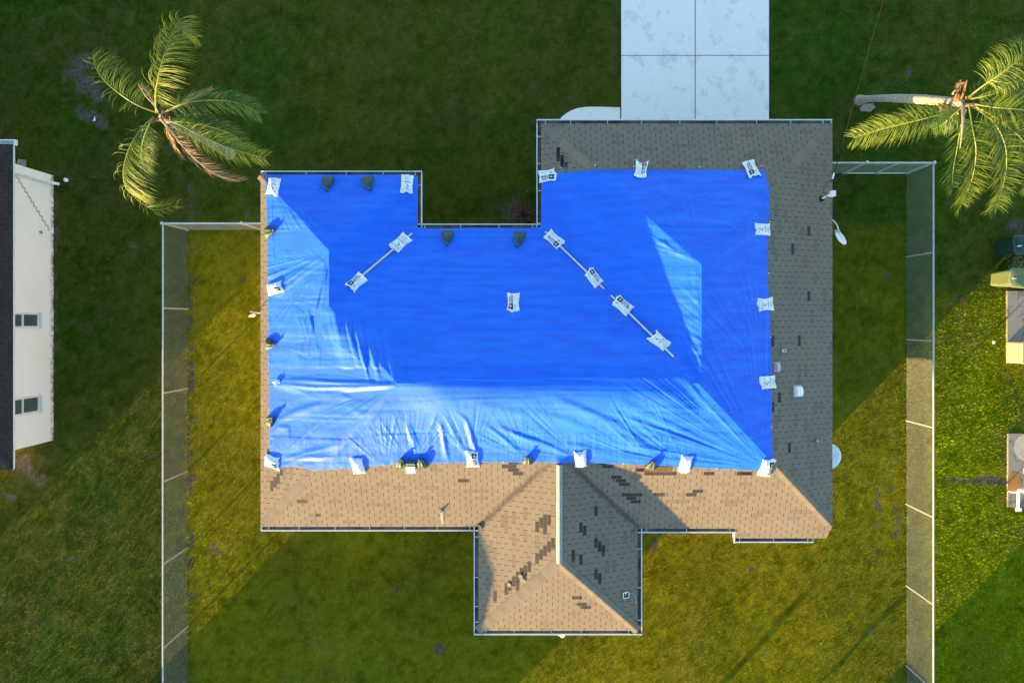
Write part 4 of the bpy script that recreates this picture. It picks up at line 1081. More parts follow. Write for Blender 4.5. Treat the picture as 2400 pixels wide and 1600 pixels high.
# broken fitting under the left eave
x, y, z = at(600, 736, 2.35)
t = thing('eave_light', 'broken grey fitting poking out from under the left roof edge', 'light fixture', (x, y, z))
b = MB(); b.tube([Vector((0.6, 0.02, 0.0)), Vector((0.10, 0.03, 0.02)), Vector((-0.08, 0.07, 0.04)), Vector((-0.15, 0.08, 0.05))], 0.012, 8); b.tube([Vector((-0.12, 0.07, 0.05)), Vector((-0.05, 0.03, 0.03))], 0.012, 6); b.build('arm', M['galv'], t)
b = MB(); b.add([(-0.22, -0.07, 0.02), (-0.08, -0.10, 0.0), (0.02, -0.03, 0.02), (-0.05, 0.02, 0.05), (-0.15, -0.02, 0.05), (-0.10, -0.05, -0.06)], [(0, 1, 5), (1, 2, 5), (2, 3, 5), (3, 4, 5), (4, 0, 5), (0, 4, 3, 2, 1)]); b.build('lamp_head', M['tan'], t)
b = MB(); b.tube([Vector((0.05, 0.03, -0.2)), Vector((0.06, 0.035, 0.2)), Vector((0.08, 0.05, 0.42))], [0.02, 0.016, 0.012], 8); b.build('stub_mast', M['galv'], t)

# ------------------------------------------------------------------ chain link fences
def fence(label, a, c, posts, h=1.5, rails=(), name='chain_link_fence', pitch=0.072, post_lean=None):
    a = Vector((a[0], a[1], 0)); c = Vector((c[0], c[1], 0)); L = (c - a).length; e = (c - a).normalized(); s = Vector((-e.y, e.x, 0))
    t = thing(name, label, 'fence', a, 'chain link fences around the yard')
    b = MB(); rw = 0.0016; i = 0
    hh = h - 0.02
    npitch = int((L + hh) / pitch) + 1
    for i in range(npitch):
        for sg in (1, -1):
            # diagonal wire x = x0 + k, z = k (or mirrored), clipped to the panel
            x0 = -hh + i * pitch
            k0, k1 = max(0, -x0), min(hh, L - x0)
            if k1 - k0 < 0.02: continue
            p0 = (x0 + k0, k0 if sg > 0 else hh - k0); p1 = (x0 + k1, k1 if sg > 0 else hh - k1)
            A = e * p0[0] + Vector((0, 0, p0[1] + 0.03)); B = e * p1[0] + Vector((0, 0, p1[1] + 0.03))
            n_ = s * rw; m_ = (B - A).normalized().cross(s) * rw
            off = s * (0.002 * sg)
            b.add([A + n_ + off, A + m_ + off, A - n_ + off, A - m_ + off, B + n_ + off, B + m_ + off, B - n_ + off, B - m_ + off], [(0,4,5,1),(1,5,6,2),(2,6,7,3),(3,7,4,0)])
    for k in range(int(L / pitch)):        # knuckled tips above the rail
        x = (k + 0.5) * pitch
        b.add([e * x + Vector((0, 0, h)) - s * 0.004, e * (x + 0.008) + Vector((0, 0, h)), e * (x + 0.004) + Vector((0, 0, h + 0.045)) + s * 0.010], [(0, 1, 2)])
    b.build('wire_mesh', M['wire'], t)
    b = MB(); b.tube([Vector((0, 0, h)), e * L + Vector((0, 0, h))], 0.024, 10); b.build('top_rail', M['galv'], t)
    for x0, x1, z in rails:
        b = MB(); b.tube([e * x0 + Vector((0, 0, z)), e * x1 + Vector((0, 0, z))], 0.02, 8); b.build('lower_rail', M['galv'], t)
    for x, big in posts:
        b = MB(); r_ = 0.038 if big else 0.026
        b.tube([e * x + Vector((0, 0, -0.1)), e * x + Vector((0, 0, h + (0.06 if big else -0.02)))], r_, 10)
        if big: b.tube([e * x + Vector((0, 0, h + 0.062)), e * x + Vector((0, 0, h + 0.075)), e * x + Vector((0, 0, h + 0.095))], [0.05, 0.046, 0.012], 10)
        po = b.build('post', M['galv'], t)
        b = MB()
        for z in (0.3, 0.7, 1.1): b.tube([e * x + Vector((0, 0, z)) - s * 0.035, e * x + Vector((0, 0, z + 0.012)) + s * 0.035], 0.009, 6)
        b.build('tie_wire', M['wire'], po)
    return t
LX, LY = -11.06, 2.93
fence('long chain link fence between the white neighbouring house and the left yard', (LX, LY), (LX, -15), [(0, True)] + [(LY - y, False) for y in (0.385, -2.17, -4.83, -7.3, -9.83, -12.4)])
fence('short chain link fence joining the left fence corner to the house', (LX, LY), (-7.2, LY), [(2.38, True), (3.75, False)])
RX, RY = 12.08, 4.745
fence('long chain link fence at the right of the house below the leaning palm', (RX, RY), (RX, -15), [(0, True)] + [(RY - y, False) for y in (2.06, -0.6, -3.2, -5.89, -8.51, -11.09, -13.7)])
fence('short chain link fence and gate joining the right fence corner to the house', (8.06, RY), (RX, RY), [(2.0, True), (3.01, False)], rails=((2.05, 2.97, 0.06), (3.05, 3.95, 0.06)))

# ------------------------------------------------------------------ neighbouring house on the left
nb = thing('neighbour_house', 'white stucco neighbouring house with dark roof at the left edge', 'house', (0, 0, 0))
NX0, NX1, NY0, NY1 = -28.0, -14.80, -4.24, 5.05
nW = Slope((1, 0), NX1)
midy = 0.5 * (NY0 + NY1); hw = 0.5 * (NY1 - NY0)
build_slope(nW, [[(NX1, NY0), (NX1, NY1), (NX1 - hw, midy)]], nb, M['shingle_dark'])
build_slope(Slope((0, 1), NY1), [[(NX1, NY1), (-19.0, NY1), (-19.0, midy), (NX1 - hw, midy)]], nb, M['shingle_dark'])
build_slope(Slope((0, -1), -NY0), [[(NX1, NY0), (NX0, NY0), (NX0, midy), (NX1 - hw, midy)]], nb, M['shingle_dark'])
nrz = lambda x, y: 2.5 + SL * min(NX1 - x, y - NY0, NY1 - y)
hip_caps((NX1, NY1), (NX1 - hw, midy), 0.9, nb, M['cap_dark'], nrz)
hip_caps((NX1, NY0), (NX1 - hw, midy), 0.9, nb, M['cap_dark'], nrz)
# unseen northern wing, added so that its shadow covers the front left lawn
wx0, wx1, wy1 = -28.0, -19.0, 11.5
wm = 0.5 * (wx0 + wx1); hh_ = 0.5 * (wx1 - wx0)
build_slope(Slope((1, 0), wx1), [[(wx1, NY1 - 4), (wx1, wy1), (wm, wy1 - hh_), (wm, NY1 - 4)]], nb, M['shingle_dark'])
build_slope(Slope((0, 1), wy1), [[(wx0, wy1), (wx1, wy1), (wm, wy1 - hh_)]], nb, M['shingle_dark'])
build_slope(Slope((-1, 0), -wx0), [[(wx0, midy), (wx0, wy1), (wm, wy1 - hh_), (wm, midy)]], nb, M['shingle_dark'])
wxl = -15.39
b = MB(); b.box((NX0 + 0.5, -3.84, -0.05), (wxl, 4.68, 2.38)); b.box((wx0 + 0.5, 4.7, -0.05), (wx1 - 0.5, wy1 - 0.5, 2.38)); b.build('wall', M['stucco'], nb)
b = MB(); b.box((NX0 + 0.02, NY0 + 0.02, 2.385), (NX1 - 0.03, NY1 - 0.02, 2.45)); b.build('soffit', M['white_metal'], nb)
b = MB(); b.box((NX1 - 0.026, NY0, 2.452), (NX1 - 0.004, NY1, 2.492)); b.box((NX1 - 0.003, NY0 - 0.01, 2.475), (NX1 + 0.012, NY1, 2.499)); b.build('fascia', M['white_metal'], nb)
b = MB(); b.box((-19.2, NY1, 2.37), (NX1 + 0.03, NY1 + 0.02, 2.49)); b.box((-19.2, NY1 + 0.10, 2.37), (NX1 + 0.03, NY1 + 0.13, 2.50)); b.box((-19.2, NY1 + 0.021, 2.365), (NX1 + 0.02, NY1 + 0.0995, 2.385)); b.box((NX1 + 0.031, NY1 - 0.03, 2.40), (NX1 + 0.06, NY1 + 0.13, 2.51))
gt = b.build('gutter', M['white_metal'], nb)
b = MB(); b.box((NX1 - 0.40, NY1 + 0.021, 2.49), (NX1 - 0.37, NY1 + 0.0995, 2.50)); b.build('hanger_strap', M['white_metal'], gt)
b = MB(); ys = at(0, 424, 0.5)[1]
b.tube([Vector((wxl + 0.05, ys, 2.37)), Vector((wxl + 0.05, ys, 0.30)), Vector((wxl + 0.09, ys, 0.17)), Vector((wxl + 0.24, ys - 0.02, 0.08))], 0.045, 4); b.build('downspout', M['pvc'], nb)
for y0, y1, z0, z1 in ((-0.21, 0.25, 0.70, 2.0), (-2.84, -2.31, 0.68, 2.0)):
    f = MB(); X = wxl
    f.box((X + 0.001, y0, z0), (X + 0.03, y0 + 0.055, z1)); f.box((X + 0.001, y1 - 0.055, z0), (X + 0.03, y1, z1)); f.box((X + 0.001, y0 + 0.056, z0), (X + 0.03, y1 - 0.056, z0 + 0.04)); f.box((X + 0.001, y0 + 0.056, 1.34), (X + 0.034, y1 - 0.056, 1.40)); f.box((X + 0.001, y0 + 0.056, z1 - 0.04), (X + 0.03, y1 - 0.056, z1))
    wi = f.build('window', M['white_metal'], nb)
    f = MB(); f.box((X + 0.0005, y0 + 0.056, z0 + 0.041), (X + 0.006, y1 - 0.056, 1.339)); f.box((X + 0.0005, y0 + 0.056, 1.401), (X + 0.006, y1 - 0.056, z1 - 0.041)); f.build('pane', M['glass'], wi)
    f = MB(); f.box((X + 0.001, y0 - 0.02, z0 - 0.07), (X + 0.085, y1 + 0.02, z0 - 0.002)); f.build('sill', M['white_metal'], wi)
# repaired stair-step crack and small hook
b = MB(); pts = []
zz = lambda px: CAMH - (NX - px) / 1.0 * 0 - FPX * (-wxl) / (NX - px)
for i in range(24):
    t_ = i / 23; px = 38 + 78 * t_; py = 412 + 128 * t_; pz = zz(px); pts.append((at(px, py, pz)[1], pz))
path = [pts[0]]
for a_, c_ in zip(pts, pts[1:]): path += [(c_[0], a_[1]), c_] if len(path) % 4 < 2 else [(a_[0], c_[1]), c_]
for a_, c_ in zip(path, path[1:]):
    if abs(a_[0] - c_[0]) + abs(a_[1] - c_[1]) < 1e-4: continue
    dy_, dz_ = c_[0] - a_[0], c_[1] - a_[1]; l_ = math.hypot(dy_, dz_); ny_, nz_ = -dz_ / l_ * 0.026, dy_ / l_ * 0.026
    b.add([(wxl + 0.003, a_[0] + ny_, a_[1] + nz_), (wxl + 0.003, c_[0] + ny_, c_[1] + nz_), (wxl + 0.003, c_[0] - ny_, c_[1] - nz_), (wxl + 0.003, a_[0] - ny_, a_[1] - nz_)], [(3, 2, 1, 0)])
b.build('patched_crack', M['crack'], nb)
b = MB(); z = zz(92); y = at(92, 544, z)[1]; b.tube([(wxl, y, z), (wxl + 0.07, y, z), (wxl + 0.09, y - 0.04, z)], 0.014, 8); b.tube([(wxl + 0.07, y - 0.06, z), (wxl + 0.07, y + 0.06, z)], 0.012, 6); b.build('hose_tap', M['black'], nb)

# ------------------------------------------------------------------ neighbouring house behind, beyond the frame (its shadow crosses the rear lawn)
def simple_house(label, x0, x1, y0, y1, ez, sl, roofmat='shingle', wall='wall'):
    t = thing('neighbour_house', label, 'house', (0, 0, 0))
    hw = min(x1 - x0, y1 - y0) / 2; mx, my = (x0 + x1) / 2, (y0 + y1) / 2
    if x1 - x0 >= y1 - y0: a, c = (x0 + hw, my), (x1 - hw, my)
    else: a, c = (mx, y0 + hw), (mx, y1 - hw)
    if x1 - x0 >= y1 - y0:
        fac = [((-1, 0), -x0, [(x0, y0), (x0, y1), a]), ((1, 0), x1, [(x1, y0), (x1, y1), c]), ((0, -1), -y0, [(x0, y0), (x1, y0), c, a]), ((0, 1), y1, [(x0, y1), (x1, y1), c, a])]
    else:
        fac = [((0, -1), -y0, [(x0, y0), (x1, y0), a]), ((0, 1), y1, [(x0, y1), (x1, y1), c]), ((-1, 0), -x0, [(x0, y0), (x0, y1), c, a]), ((1, 0), x1, [(x1, y0), (x1, y1), c, a])]
    for d_, e_, pl_ in fac: build_slope(Slope(d_, e_, sl, ez), [pl_], t, M[roofmat])
    b = MB(); b.box((x0 + 0.45, y0 + 0.45, -0.05), (x1 - 0.45, y1 - 0.45, ez - 0.12)); b.build('wall', M[wall], t)
    b = MB(); b.box((x0 + 0.02, y0 + 0.02, ez - 0.115), (x1 - 0.02, y1 - 0.02, ez - 0.10)); b.build('soffit', M['white_metal'], t)
    b = MB(); b.box((x0 + 1.5, y1 - 0.449, 0), (x0 + 2.4, y1 - 0.40, 2.05)); b.build('door', M['white_metal'], t)
    for xx in (x0 + 3.2, x1 - 2.0):
        b = MB(); b.box((xx, y1 - 0.449, 0.9), (xx + 1.2, y1 - 0.42, 2.05)); b.build('window', M['glass'], t)
    return t
simple_house('cream single storey house behind the rear lawn, left of centre', -15.5, -7.6, -20.0, -14.0, 2.75, 0.45)
simple_house('cream single storey house behind the right hand neighbouring lawn', 6.3, 18.0, -24.5, -16.0, 2.6, 0.42)

# ------------------------------------------------------------------ palms
def ribbon(b, pts, w, up):
    """flat tapered leaflet along pts"""
    n = len(pts); o = len(b.v)
    for i, p in enumerate(pts):
        t = (pts[min(i+1, n-1)] - pts[max(i-1, 0)]); s = t.cross(up)
        s = s.normalized() if s.length > 1e-6 else Vector((1, 0, 0))
        ww = w * (0.55 + 0.9 * (i / (n - 1)) if i / (n - 1) < 0.5 else 1.0 * (1 - ((i / (n - 1)) - 0.5) * 1.85))
        b.v += [tuple(p - s * ww * 0.5), tuple(p + s * ww * 0.5)]
    for i in range(n - 1): b.f.append((o + 2*i, o + 2*i + 1, o + 2*i + 3, o + 2*i + 2))
def frond(parent, pts3, mat, rmat, llen, side=(1, 1), wind=(0, 0, 0), droop=0.5, nl=46, seed=0, start=0.14, w=0.030, fwd=0.45, fold_=0.0, rr=0.022):
    r = random.Random(seed); P_ = [Vector(p) for p in pts3]
    # smooth path
    path = []
    n = len(P_)
    for i in range(n - 1):
        p0, p1, p2, p3 = P_[max(i-1, 0)], P_[i], P_[i+1], P_[min(i+2, n-1)]
        for k in range(8):
            t = k / 8; path.append(0.5 * ((2*p1) + (p2 - p0) * t + (2*p0 - 5*p1 + 4*p2 - p3) * t*t + (3*p1 - p0 - 3*p2 + p3) * t**3))
    path.append(P_[-1]); m = len(path)
    b = MB(); b.tube(path, [rr * (1 - 0.85 * i / (m - 1)) for i in range(m)], 6)
    fr = b.build('frond', rmat, parent)
    b = MB(); wv = Vector(wind); nl = int(nl * 2.1); llen *= 1.04
    for q in range(nl):
        t = start + (1 - start) * (q + r.uniform(0, 0.7)) / nl; f = t * (m - 1); i = min(int(f), m - 2); p = path[i].lerp(path[i+1], f - i)
        tg = (path[min(i+2, m-1)] - path[max(i-1, 0)]).normalized(); s0 = tg.cross(Vector((0, 0, 1))).normalized(); upv = s0.cross(tg)
        L = llen * (0.45 + 0.55 * math.sin(min(1, t * 1.25) * math.pi * 0.62 + 0.25)) * (1 if t < 0.8 else 1 - (t - 0.8) * 1.9)
        for sg in (1, -1):
            k = side[0] if sg > 0 else side[1]
            if r.random() > k + 0.05 and k < 0.99: continue
            Lq = L * r.uniform(0.8, 1.15) * (0.55 + 0.45 * min(1, k))
            d0 = (s0 * sg * (1 - fold_) + tg * (fwd + 0.25 * t) + upv * r.uniform(0.0, 0.45) + Vector((r.uniform(-.28,.28), r.uniform(-.28,.28), r.uniform(-.25,.3)))).normalized()
            c = p + d0 * Lq * 0.02; v = d0; pl = [p.copy()]; seg = 5
            for z in range(seg):
                pl.append(pl[-1] + v * Lq / seg)
                v = (v + wv * 0.32 + Vector((0, 0, -droop * 0.36)) + Vector((r.uniform(-.12,.12), r.uniform(-.12,.12), r.uniform(-.12,.12)))).normalized()
            ribbon(b, pl, w * r.uniform(0.35, 0.75), (upv + Vector((r.uniform(-.5,.5), r.uniform(-.5,.5), 0))).normalized())
    b.build('leaflets', mat, fr)
    return fr
def zp(zx, zy, z, off=(0, 0), s=2.8): return at(off[0] + zx / s, off[1] + zy / s, z)
def palm_crown(parent, c, rad, seed):
    r = random.Random(seed); b = MB()
    for q in range(14):
        a = r.uniform(0, 6.28); d_ = Vector((math.cos(a), math.sin(a), 0)); h_ = r.uniform(-0.5, 0.25)
        b.tube([c + d_ * 0.07 + Vector((0, 0, h_ - 0.25)), c + d_ * rad * r.uniform(0.5, 0.9) + Vector((0, 0, h_)), c + d_ * rad * r.uniform(0.9, 1.7) + Vector((0, 0, h_ + r.uniform(0.05, 0.3)))], [0.05, 0.045, 0.008], 6)
    b.build('leaf_sheath', M['fibre'], parent)
# left palm
base = Vector(at(540, 362, 0)); top = Vector(at(380, 274, 3.7)); lp = thing('palm_tree', 'windblown palm with one brown dead frond on the left front lawn', 'palm tree', base, 'palm trees')
def rel(pts, b0): return [Vector(p) - b0 for p in pts]
b = MB(); tp = top - base
path = [Vector((0, 0, -0.05)), Vector((0, 0, 0.15)), tp * 0.3, tp * 0.6, tp * 0.9, tp]
b.tube(path, [0.20, 0.15, 0.12, 0.115, 0.11, 0.10], 14); b.build('trunk', M['trunk'], lp, smooth=True)
palm_crown(lp, tp, 0.18, 3)
WV = (0.75, -0.15, 0.0)
Zl = lambda pts: rel([zp(x, y, z) for x, y, z in pts], base)
frond(lp, Zl([(1025, 740, 3.9), (1020, 620, 4.5), (1045, 480, 4.9), (1085, 340, 5.0), (1130, 220, 4.8), (1185, 125, 4.5)]), M['frond'], M['rachis'], 0.78, (1.0, 0.55), (0.9, -0.25, 0), 0.4, 52, 11)
frond(lp, Zl([(1120, 320, 4.8), (1150, 250, 4.75), (1210, 215, 4.6), (1290, 250, 4.3)]), M['frond'], M['rachis'], 0.42, (1, 0.4), (0.5, -0.5, 0), 0.5, 26, 12, 0.0, 0.024, rr=0.010)
frond(lp, Zl([(1015, 735, 3.9), (900, 690, 4.3), (790, 620, 4.5), (700, 545, 4.4), (640, 470, 4.2), (605, 370, 3.9)]), M['frond'], M['rachis'], 0.74, (1.0, 0.15), (0.75, 0.12, 0), 0.4, 50, 13)
frond(lp, Zl([(1060, 745, 3.9), (1180, 690, 4.2), (1330, 660, 4.2), (1500, 665, 3.8), (1620, 700, 3.3), (1700, 745, 2.9)]), M['frond_green'], M['rachis'], 0.50, (1, 1), (0.5, -0.25, 0), 0.5, 50, 14)
frond(lp, Zl([(1070, 780, 3.9), (1180, 820, 4.3), (1310, 890, 4.4), (1450, 950, 4.2), (1600, 1000, 3.8), (1735, 1035, 3.3)]), M['frond'], M['rachis'], 0.50, (1, 1), (0.5, -0.2, 0), 0.35, 56, 15)
frond(lp, Zl([(1080, 800, 3.8), (1200, 800, 3.9), (1330, 820, 3.8), (1470, 860, 3.4), (1580, 920, 3.0)]), M['frond_green'], M['rachis'], 0.46, (1, 1), (0.5, -0.3, 0), 0.5, 44, 16)
frond(lp, Zl([(1010, 770, 3.85), (940, 830, 4.1), (870, 930, 4.2), (825, 1040, 4.1), (808, 1150, 3.9), (830, 1240, 3.6), (880, 1285, 3.3)]), M['frond'], M['rachis'], 0.84, (0.14, 1.0), (0.8, -0.25, 0), 0.5, 54, 17)
frond(lp, Zl([(930, 1265, 3.1), (945, 1320, 3.0), (985, 1370, 2.9), (1060, 1375, 2.8), (1165, 1345, 2.7)]), M['frond'], M['rachis'], 0.40, (0.5, 1.0), (0.6, 0.0, 0), 0.4, 26, 18, 0.0, 0.024, rr=0.010)
frond(lp, Zl([(1000, 780, 3.7), (960, 860, 3.6), (930, 960, 3.2), (930, 1060, 2.7), (960, 1160, 2.3)]), M['frond_green'], M['rachis'], 0.55, (0.3, 1.0), (0.7, -0.2, 0), 0.5, 40, 19)
frond(lp, Zl([(1050, 775, 3.9), (1130, 870, 4.0), (1210, 970, 3.9), (1310, 1070, 3.7), (1430, 1150, 3.3), (1575, 1190, 2.9)]), M['frond_dead'], M['rachis_dead'], 0.44, (0.35, 1.0), (0.55, 0.45, 0), 0.2, 60, 20, 0.12, 0.022, 0.9, 0.45, 0.034)
frond(lp, Zl([(1070, 790, 3.6), (1110, 880, 3.2), (1150, 960, 2.6), (1195, 1030, 2.1)]), M['frond_dead'], M['rachis_dead'], 0.30, (1, 1), (0.2, -0.3, 0), 0.7, 34, 21, 0.2, 0.02, 1.0, 0.4)
frond(lp, Zl([(1080, 740, 3.6), (1170, 700, 3.3), (1270, 640, 2.9), (1385, 585, 2.4)]), M['frond_dead'], M['rachis_dead'], 0.28, (1, 1), (0.2, 0.2, 0), 0.6, 34, 22, 0.3, 0.02, 1.0, 0.3)
frond(lp, Zl([(1035, 730, 3.8), (1000, 660, 3.7), (960, 600, 3.4), (925, 560, 3.2)]), M['frond_dead'], M['rachis_dead'], 0.24, (1, 0.5), (0.2, 0.2, 0), 0.6, 30, 23, 0.3, 0.02, 0.8, 0.3)
frond(lp, Zl([(1040, 740, 3.9), (1010, 690, 4.2), (955, 630, 4.6), (905, 550, 4.9)]), M['frond_dead'], M['rachis_dead'], 0.10, (0.2, 0.2), (0, 0, 0), 0.2, 8, 24, 0.6, 0.012, 1.0, 0.5, 0.020)
# right palm, trunk leaning
base = Vector(at(2014, 236, 0)); top = Vector(at(2252, 241, 5.3)); rp = thing('palm_tree', 'tall palm with bare grey trunk leaning right at the right edge', 'palm tree', base, 'palm trees')
tp = top - base; b = MB()
q0 = lambda t: Vector((tp.x * t, tp.y * t ** 1.15, tp.z * t))
b.tube([Vector((-0.02, 0, -0.1)), Vector((0, 0, 0.05)), q0(0.06), q0(0.13), q0(0.3), q0(0.5), q0(0.7), q0(0.85), q0(1)], [0.20, 0.17, 0.13, 0.105, 0.108, 0.120, 0.125, 0.115, 0.10], 18); b.build('trunk', M['trunk'], rp, smooth=True)
palm_crown(rp, tp, 0.26, 4)
OFF = (1900, 0)
Zr = lambda pts: rel([zp(x, y, z, OFF) for x, y, z in pts], base)
WV2 = (0.1, -0.6, 0)
frond(rp, Zr([(1010, 690, 5.4), (900, 735, 5.6), (760, 775, 5.6), (600, 815, 5.4), (440, 855, 5.0), (285, 905, 4.5)]), M['frond'], M['rachis'], 0.52, (1, 1), (-0.1, -0.25, 0), 0.4, 64, 31)
frond(rp, Zr([(1020, 650, 5.4), (1130, 565, 5.8), (1270, 470, 6.1), (1400, 370, 6.2), (1540, 300, 6.0)]), M['frond'], M['rachis'], 0.62, (0.9, 0.9), (-0.35, 0.05, 0), 0.6, 56, 32, 0.3)
frond(rp, Zr([(1040, 700, 5.4), (1060, 830, 5.6), (1085, 980, 5.5), (1070, 1130, 5.1), (1035, 1240, 4.7), (990, 1340, 4.2)]), M['frond'], M['rachis'], 0.60, (1, 1), (0.35, -0.25, 0), 0.35, 60, 33)
frond(rp, Zr([(1060, 700, 5.4), (1190, 790, 5.8), (1270, 930, 5.9), (1285, 1080, 5.6), (1260, 1230, 5.1), (1215, 1360, 4.6)]), M['frond'], M['rachis'], 0.62, (1, 1), (0.25, -0.25, 0), 0.35, 62, 34)
frond(rp, Zr([(1060, 680, 5.4), (1200, 705, 5.8), (1380, 720, 6.0), (1560, 760, 5.8), (1700, 840, 5.3)]), M['frond'], M['rachis'], 0.60, (1, 1), (0.3, -0.3, 0), 0.4, 56, 35)
frond(rp, Zr([(1060, 690, 5.3), (1240, 790, 5.4), (1400, 930, 5.2), (1480, 1090, 4.8), (1440, 1230, 4.3)]), M['frond'], M['rachis'], 0.60, (1, 1), (0.0, -0.35, 0), 0.4, 56, 36)
frond(rp, Zr([(1050, 650, 5.4), (1190, 620, 5.6), (1360, 560, 5.6), (1540, 520, 5.2)]), M['frond'], M['rachis'], 0.55, (1, 1), (0.2, -0.3, 0), 0.5, 50, 37)
frond(rp, Zr([(1020, 640, 5.4), (1110, 600, 5.3), (1230, 560, 5.1), (1350, 500, 4.8)]), M['frond_green'], M['rachis'], 0.5, (1, 1), (0.2, -0.3, 0), 0.6, 40, 38)
frond(rp, Zr([(1020, 720, 5.2), (985, 840, 4.9), (960, 980, 4.4), (935, 1120, 3.8), (930, 1230, 3.3)]), M['frond_green'], M['rachis'], 0.5, (1, 1), (0.1, -0.2, 0), 0.5, 44, 39)
frond(rp, Zr([(1000, 700, 5.3), (930, 760, 5.2), (860, 820, 4.9), (800, 850, 4.5)]), M['frond_green'], M['rachis'], 0.4, (1, 1), (-0.1, -0.2, 0), 0.5, 30, 40)
frond(rp, Zr([(1000, 700, 5.5), (1000, 800, 5.8), (990, 900, 5.9), (980, 975, 5.9)]), M['frond_dead'], M['rachis_dead'], 0.10, (0.2, 0.2), (0, 0, 0), 0.2, 8, 41, 0.6, 0.012, 1.0, 0.5, 0.050)
frond(rp, Zr([(930, 620, 5.4), (955, 585, 5.5), (985, 548, 5.6)]), M['frond_dead'], M['rachis_dead'], 0.14, (1, 1), (0, 0, 0), 0.2, 20, 42, 0.3, 0.02, 1.0, 0.3, 0.03)
frond(rp, Zr([(970, 740, 5.3), (930, 790, 5.0), (890, 850, 4.6)]), M['frond_dead'], M['rachis_dead'], 0.26, (1, 1), (0, -0.2, 0), 0.5, 30, 43, 0.1, 0.02, 0.7, 0.2, 0.02)

# trees beyond the rear boundary whose thin shadows cross the lawn
def tree(label, x, y, h, cr, seed, nleaf=1500):
    r = random.Random(seed); t = thing('tree', label, 'tree', (x, y, 0), 'young trees behind the rear lawn')
    b = MB(); lean = Vector((r.uniform(-.3,.3), r.uniform(-.3,.3), 0)); b.tube([Vector((0, 0, -0.1)), lean * 0.4 + Vector((0, 0, h * 0.4)), lean + Vector((0, 0, h * 0.85))], [0.07, 0.05, 0.02], 9)
    tips = []
    for q in range(9):
        z0 = h * r.uniform(0.45, 0.8); a = r.uniform(0, 6.28); p0 = lean * (z0 / h) + Vector((0, 0, z0)); p1 = p0 + Vector((math.cos(a), math.sin(a), r.uniform(0.3, 0.9))) * cr * r.uniform(0.6, 1.0)
        b.tube([p0, (p0 + p1) / 2 + Vector((0, 0, 0.1)), p1], [0.05, 0.035, 0.012], 6); tips += [p1, (p0 + p1) / 2]
    b.build('trunk', M['bark'], t)
    b = MB()
    for q in range(nleaf):
        c = r.choice(tips) + Vector((r.gauss(0, .28), r.gauss(0, .28), r.gauss(0, .25))) * cr * 0.6
        d_ = Vector((r.uniform(-1,1), r.uniform(-1,1), r.uniform(-1,1))).normalized(); s_ = d_.cross(Vector((r.uniform(-1,1), r.uniform(-1,1), r.uniform(-1,1)))).normalized(); k = r.uniform(0.05, 0.10)
        b.add([c - d_*k, c + s_*k*0.5, c + d_*k, c - s_*k*0.5], [(0, 1, 2, 3)])
    b.build('crown', M['leafy'], t); return t
def shade_hedge(label, x, y, rx, h, seed, nl):
    r = random.Random(seed); t = thing('shrub', label, 'shrub', (x, y, 0)); b = MB()
    for q in range(8):
        a = r.uniform(0, 6.28); b.tube([Vector((0, 0, -0.05)), Vector((math.cos(a) * rx * 0.4, math.sin(a) * rx * 0.4, h * 0.5)), Vector((math.cos(a) * rx * 0.7, math.sin(a) * rx * 0.7, h * 0.9))], [0.04, 0.03, 0.008], 6)
    b.build('stem', M['bark'], t); b = MB()
    for q in range(nl):
        z = r.uniform(0.05, 1.0); rr = rx * math.sqrt(r.random()) * (1 if z < 0.8 else 1 - (z - 0.8) * 2.2); a = r.uniform(0, 6.28)
        c = Vector((rr * math.cos(a), rr * math.sin(a), z * h)); d_ = Vector((r.uniform(-1,1), r.uniform(-1,1), r.uniform(-1,1))).normalized(); s_ = d_.cross(Vector((r.uniform(-1,1), r.uniform(-1,1), r.uniform(-1,1)))).normalized(); k = r.uniform(0.05, 0.09)
        b.add([c - d_*k, c + s_*k*0.6, c + d_*k, c - s_*k*0.6], [(0, 1, 2, 3)])
    b.build('crown', M['leafy'], t); return t
shade_hedge('unseen dense shrub added to block sun passing the white neighbouring house', -20.2, -9.1, 0.75, 3.7, 6, 5200)  # added out of view to stop a streak of sun on the front lawn
tree('thin young tree behind the middle of the rear lawn', 1.2, -17.0, 1.35, 0.12, 1, 60)
tree('thin young tree behind the rear lawn near the right fence', 5.85, -15.2, 1.1, 0.12, 2, 60)
#MISC
# ------------------------------------------------------------------ right edge: slabs, bins, condenser, white pipework
def slab(name, px0, py0, px1, py1, label):
    x0, y1, _ = at(px0, py0, 0.08); x1, y0, _ = at(px1, py1, 0.08)
    t = MB(); t.box((x0, y0, -0.05), (x1, y1, 0.08)); o = t.build(name, M['pad']); tag(o, label, 'slab', 'concrete slabs at the right edge'); return o, x0, x1, y0, y1
slab('concrete_slab', 2361, 682, 2462, 852, 'concrete slab under the tan striped air conditioner')
ps, sx0, sx1, sy0, sy1 = slab('concrete_slab', 2363, 1016, 2462, 1188, 'rust stained concrete slab below the white pipework')
b = MB(); c = at(2408, 1048, 0.085); m = 40
b.add([(c[0] + 0.44 * math.cos(2*math.pi*k/m), c[1] + 0.44 * math.sin(2*math.pi*k/m), 0.086) for k in range(m)], [tuple(range(m))])
b.build('round_patch', mottled('pale_concrete', (0.46, 0.41, 0.30), (0.40, 0.35, 0.26), 5, 0.85, 0.2), ps)
b = MB(); vv = []
for px, py in ((2362, 1120), (2372, 1105), (2388, 1108), (2397, 1140), (2380, 1150), (2366, 1160), (2361.5, 1150)): vv.append(at(px, py, 0.0845))
b.add(vv, [tuple(range(7))[::-1]]); b.build('rust_stain', M['rust'], ps)
